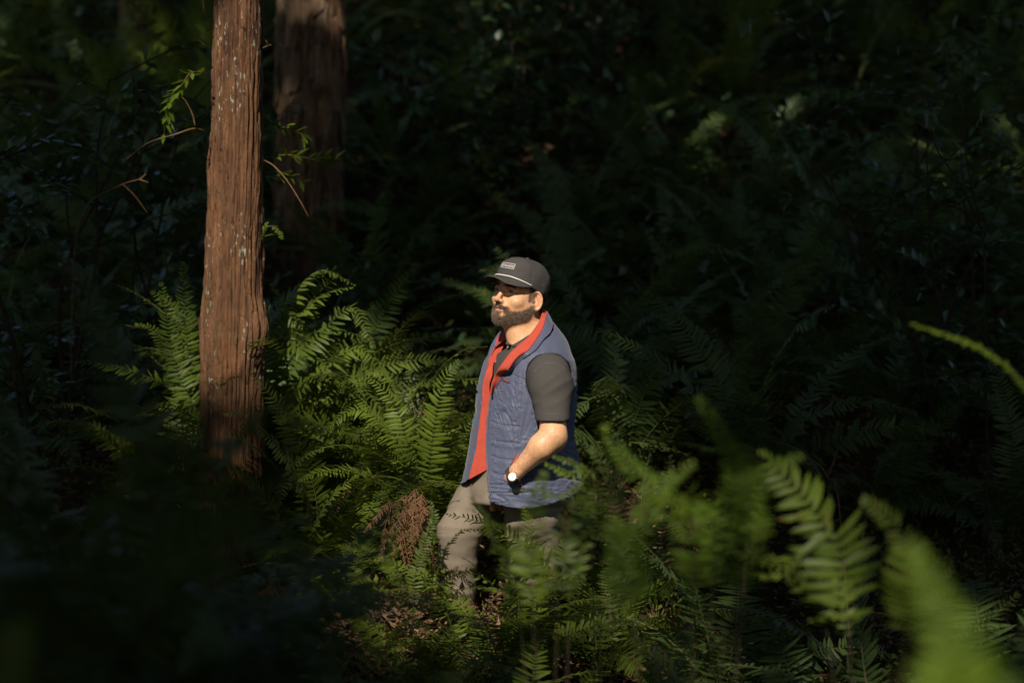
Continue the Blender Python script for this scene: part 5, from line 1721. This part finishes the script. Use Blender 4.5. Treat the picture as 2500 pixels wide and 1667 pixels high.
# pocket slit, pull, chest tag
sl_a = [on_vest(X, Y, .002) for X, Y in ((1263, 1109), (1252, 1128), (1243, 1146), (1237, 1158))]
sl_b = [on_vest(X, Y, .003) for X, Y in ((1266, 1113), (1257, 1132), (1247, 1149), (1240, 1162))]
V, F_ = ribbon('pocket_slit', sl_a, sl_b, None, .003, nsub=16)
plink('pocket_slit', V, F_, [M['red']], vest)
V, F_ = ribbon('x', [on_vest(X, Y, .002) for X, Y in ((1261, 1108), (1250, 1128), (1240, 1147), (1234, 1160))], [on_vest(X, Y, .0025) for X, Y in ((1263, 1109), (1252, 1128), (1243, 1146), (1237, 1158))], None, .002, nsub=16)
plink('pocket_edge', V, F_, [M['black']], vest)
V, F_ = ribbon('x', [on_vest(X, Y, .004) for X, Y in ((1270, 1177), (1271, 1184), (1273, 1192))], [on_vest(X, Y, .004) for X, Y in ((1274, 1176), (1275, 1184), (1277, 1191))], None, .003, nsub=8)
zp = plink('zip_pull', V, F_, [M['red']], vest)
V, F_ = ribbon('x', [on_vest(X, Y, .006) for X, Y in ((1271.5, 1181), (1272, 1184))], [on_vest(X, Y, .006) for X, Y in ((1274.5, 1180.5), (1275, 1183.5))], None, .003, nsub=4)
plink('ring', V, F_, [M['dial']], zp)
ta, tb_ = (1227, 924), (1244, 932)
V, F_ = ribbon('x', [on_vest(X, Y, .003) for X, Y in ((1228, 923.5), (1236, 927.5), (1244, 931.5))], [on_vest(X, Y, .003) for X, Y in ((1226.5, 927), (1234.5, 931), (1242.5, 935))], None, .003, nsub=8)
tg = plink('chest_tag', V, F_, [M['black']], vest)
V, F_ = ribbon('x', [on_vest(X, Y, .0048) for X, Y in ((1229, 925), (1236, 928.4), (1243, 932))], [on_vest(X, Y, .0048) for X, Y in ((1228, 926.5), (1235, 930), (1242, 933.6))], None, .002, nsub=8)
plink('tag_print', V, F_, [M['red']], tg)
# shadow under the lapel corner, modelled as a black strip
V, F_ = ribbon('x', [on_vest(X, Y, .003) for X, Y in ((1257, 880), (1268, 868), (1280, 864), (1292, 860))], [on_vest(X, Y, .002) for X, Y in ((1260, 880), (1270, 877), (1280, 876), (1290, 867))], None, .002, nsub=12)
plink('lapel_shadow', V, F_, [M['black']], vest)

# ================= watch
wc = P(1251, 1163.5, 8.705)
wn_ = np.array([-.25, -.93, .28]); wn_ /= np.linalg.norm(wn_)
wu = np.array([.30, .05, .95]); wu -= wn_ * (wu @ wn_); wu /= np.linalg.norm(wu); wr = np.cross(wu, wn_)
def disc(mb, c, n_, a, b, r, h, seg=28, r2=None):
    r2 = r if r2 is None else r2
    V = [c + (a * math.cos(t) + b * math.sin(t)) * r for t in np.linspace(0, 6.2832, seg, endpoint=False)] + [c + n_ * h + (a * math.cos(t) + b * math.sin(t)) * r2 for t in np.linspace(0, 6.2832, seg, endpoint=False)]
    mb.add(V, [(i, (i + 1) % seg, (i + 1) % seg + seg, i + seg) for i in range(seg)] + [tuple(range(seg, 2 * seg)), tuple(reversed(range(seg)))])
watch = link('watch', None, person); watch.location = tuple(wc - PO)
def wlink(name, mb, mat):
    return link(name, mesh_of(name, np.concatenate(mb.v) - wc, mb.f, [mat], False), watch)
mb = MB(); disc(mb, wc - wn_ * .004, wn_, wr, wu, .0165, .007, r2=.0155); mb.tube([wc + wr * .0165, wc + wr * .0205], .0022, 6); wlink('case', mb, M['steel'])
mb = MB(); disc(mb, wc + wn_ * .003, wn_, wr, wu, .0135, .0006); wlink('dial', mb, M['dial'])
mb = MB()
for a, L in ((R(-60), .011), (R(-38), .007)):
    d = wr * math.cos(a) + wu * math.sin(a); s = np.cross(d, wn_)
    b_ = wc + wn_ * .0042
    mb.add([b_ - d * .003 - s * .0006, b_ - d * .003 + s * .0006, b_ + d * L + s * .0004, b_ + d * L - s * .0004], [(0, 1, 2, 3)])
wlink('pointer', mb, M['black'])
mb = MB()
wax = SH[2] - P(1320, 1092, 8.71); wax /= np.linalg.norm(wax)
wcen = P(1253, 1161, 8.752)
s1 = np.cross(wax, [0, 1, 0]); s1 /= np.linalg.norm(s1); s2 = np.cross(wax, s1)
Vs = []
for th in np.linspace(0, 6.2832, 28, endpoint=False):
    for w_, r_ in ((-.009, .0325), (.009, .0325), (.009, .0345), (-.009, .0345)):
        Vs.append(wcen + wax * w_ + (s1 * math.cos(th) + s2 * math.sin(th)) * r_)
mb.add(Vs, [(i * 4 + j, i * 4 + (j + 1) % 4, ((i + 1) % 28) * 4 + (j + 1) % 4, ((i + 1) % 28) * 4 + j) for i in range(28) for j in range(4)])
wlink('strap', mb, M['shoe'])

# ================= trousers and shoes
Fp = Field(axis_pts([(-.36, .30, .007)]), axis_pts([(8.70, 9.32, .007)]), axis_pts([(ywz(1760), ywz(1130), .007)]))
Fp.add(lambda p: np.maximum(np.maximum(tower(p, .028), p[..., 2] - ywz(1125)), ywz(1225) - p[..., 2]), k=.03)
kn, an = P(1120, 1300, 8.98), P(1112, 1485, 9.03)
hp = P(1222, 1150, 9.07)
def addp(a, b, ra, rb, k=.03, op='add'):
    rm = max(ra, rb) + .05; lo, hi = bb([a, b], rm); Fp.add(cap(a, b, ra, rb), lo, hi, k, op)
addp(hp, P(1160, 1235, 9.02), .092, .084); addp(P(1160, 1235, 9.02), kn, .084, .074); addp(kn, an, .074, .068)
addp(P(1295, 1180, 8.93), P(1305, 1430, 8.93), .112, .080); addp(P(1305, 1430, 8.93), P(1345, 1690, 9.02), .078, .066)
V, F_ = Fp.mesh(); V = smooth(V, F_, 2)
n_ = vert_normals(V, F_)
V = V + n_ * (.003 * fbm(V, (6, 6, 11), 77, 3) + .0035 * rdg(V + .04 * V[:, [2, 0, 1]], (6, 6, 19), 79) + .0045 * rdg(V, (9, 9, 30), 83) * np.clip(vnoise(V, 5, 90) + .4, 0, 1))[:, None]
plink('trousers', V, F_, [M['trouser']])
Fs = Field(axis_pts([(-.50, .30, .007)]), axis_pts([(8.75, 9.2, .007)]), axis_pts([(ywz(1790), ywz(1470), .007)]))
for a in (an, P(1345, 1690, 9.02)):
    heel = a + np.array([.02, 0, -.075]); toe = heel + np.array([-.20, -.06, -.015])
    Fs.add(cap(a + np.array([0, 0, .02]), heel, .05, .045), k=.03); Fs.add(cap(heel, toe, .045, .042), k=.03)
V, F_ = Fs.mesh()
plink('shoe', V, F_, [M['shoe']])
print('person done')
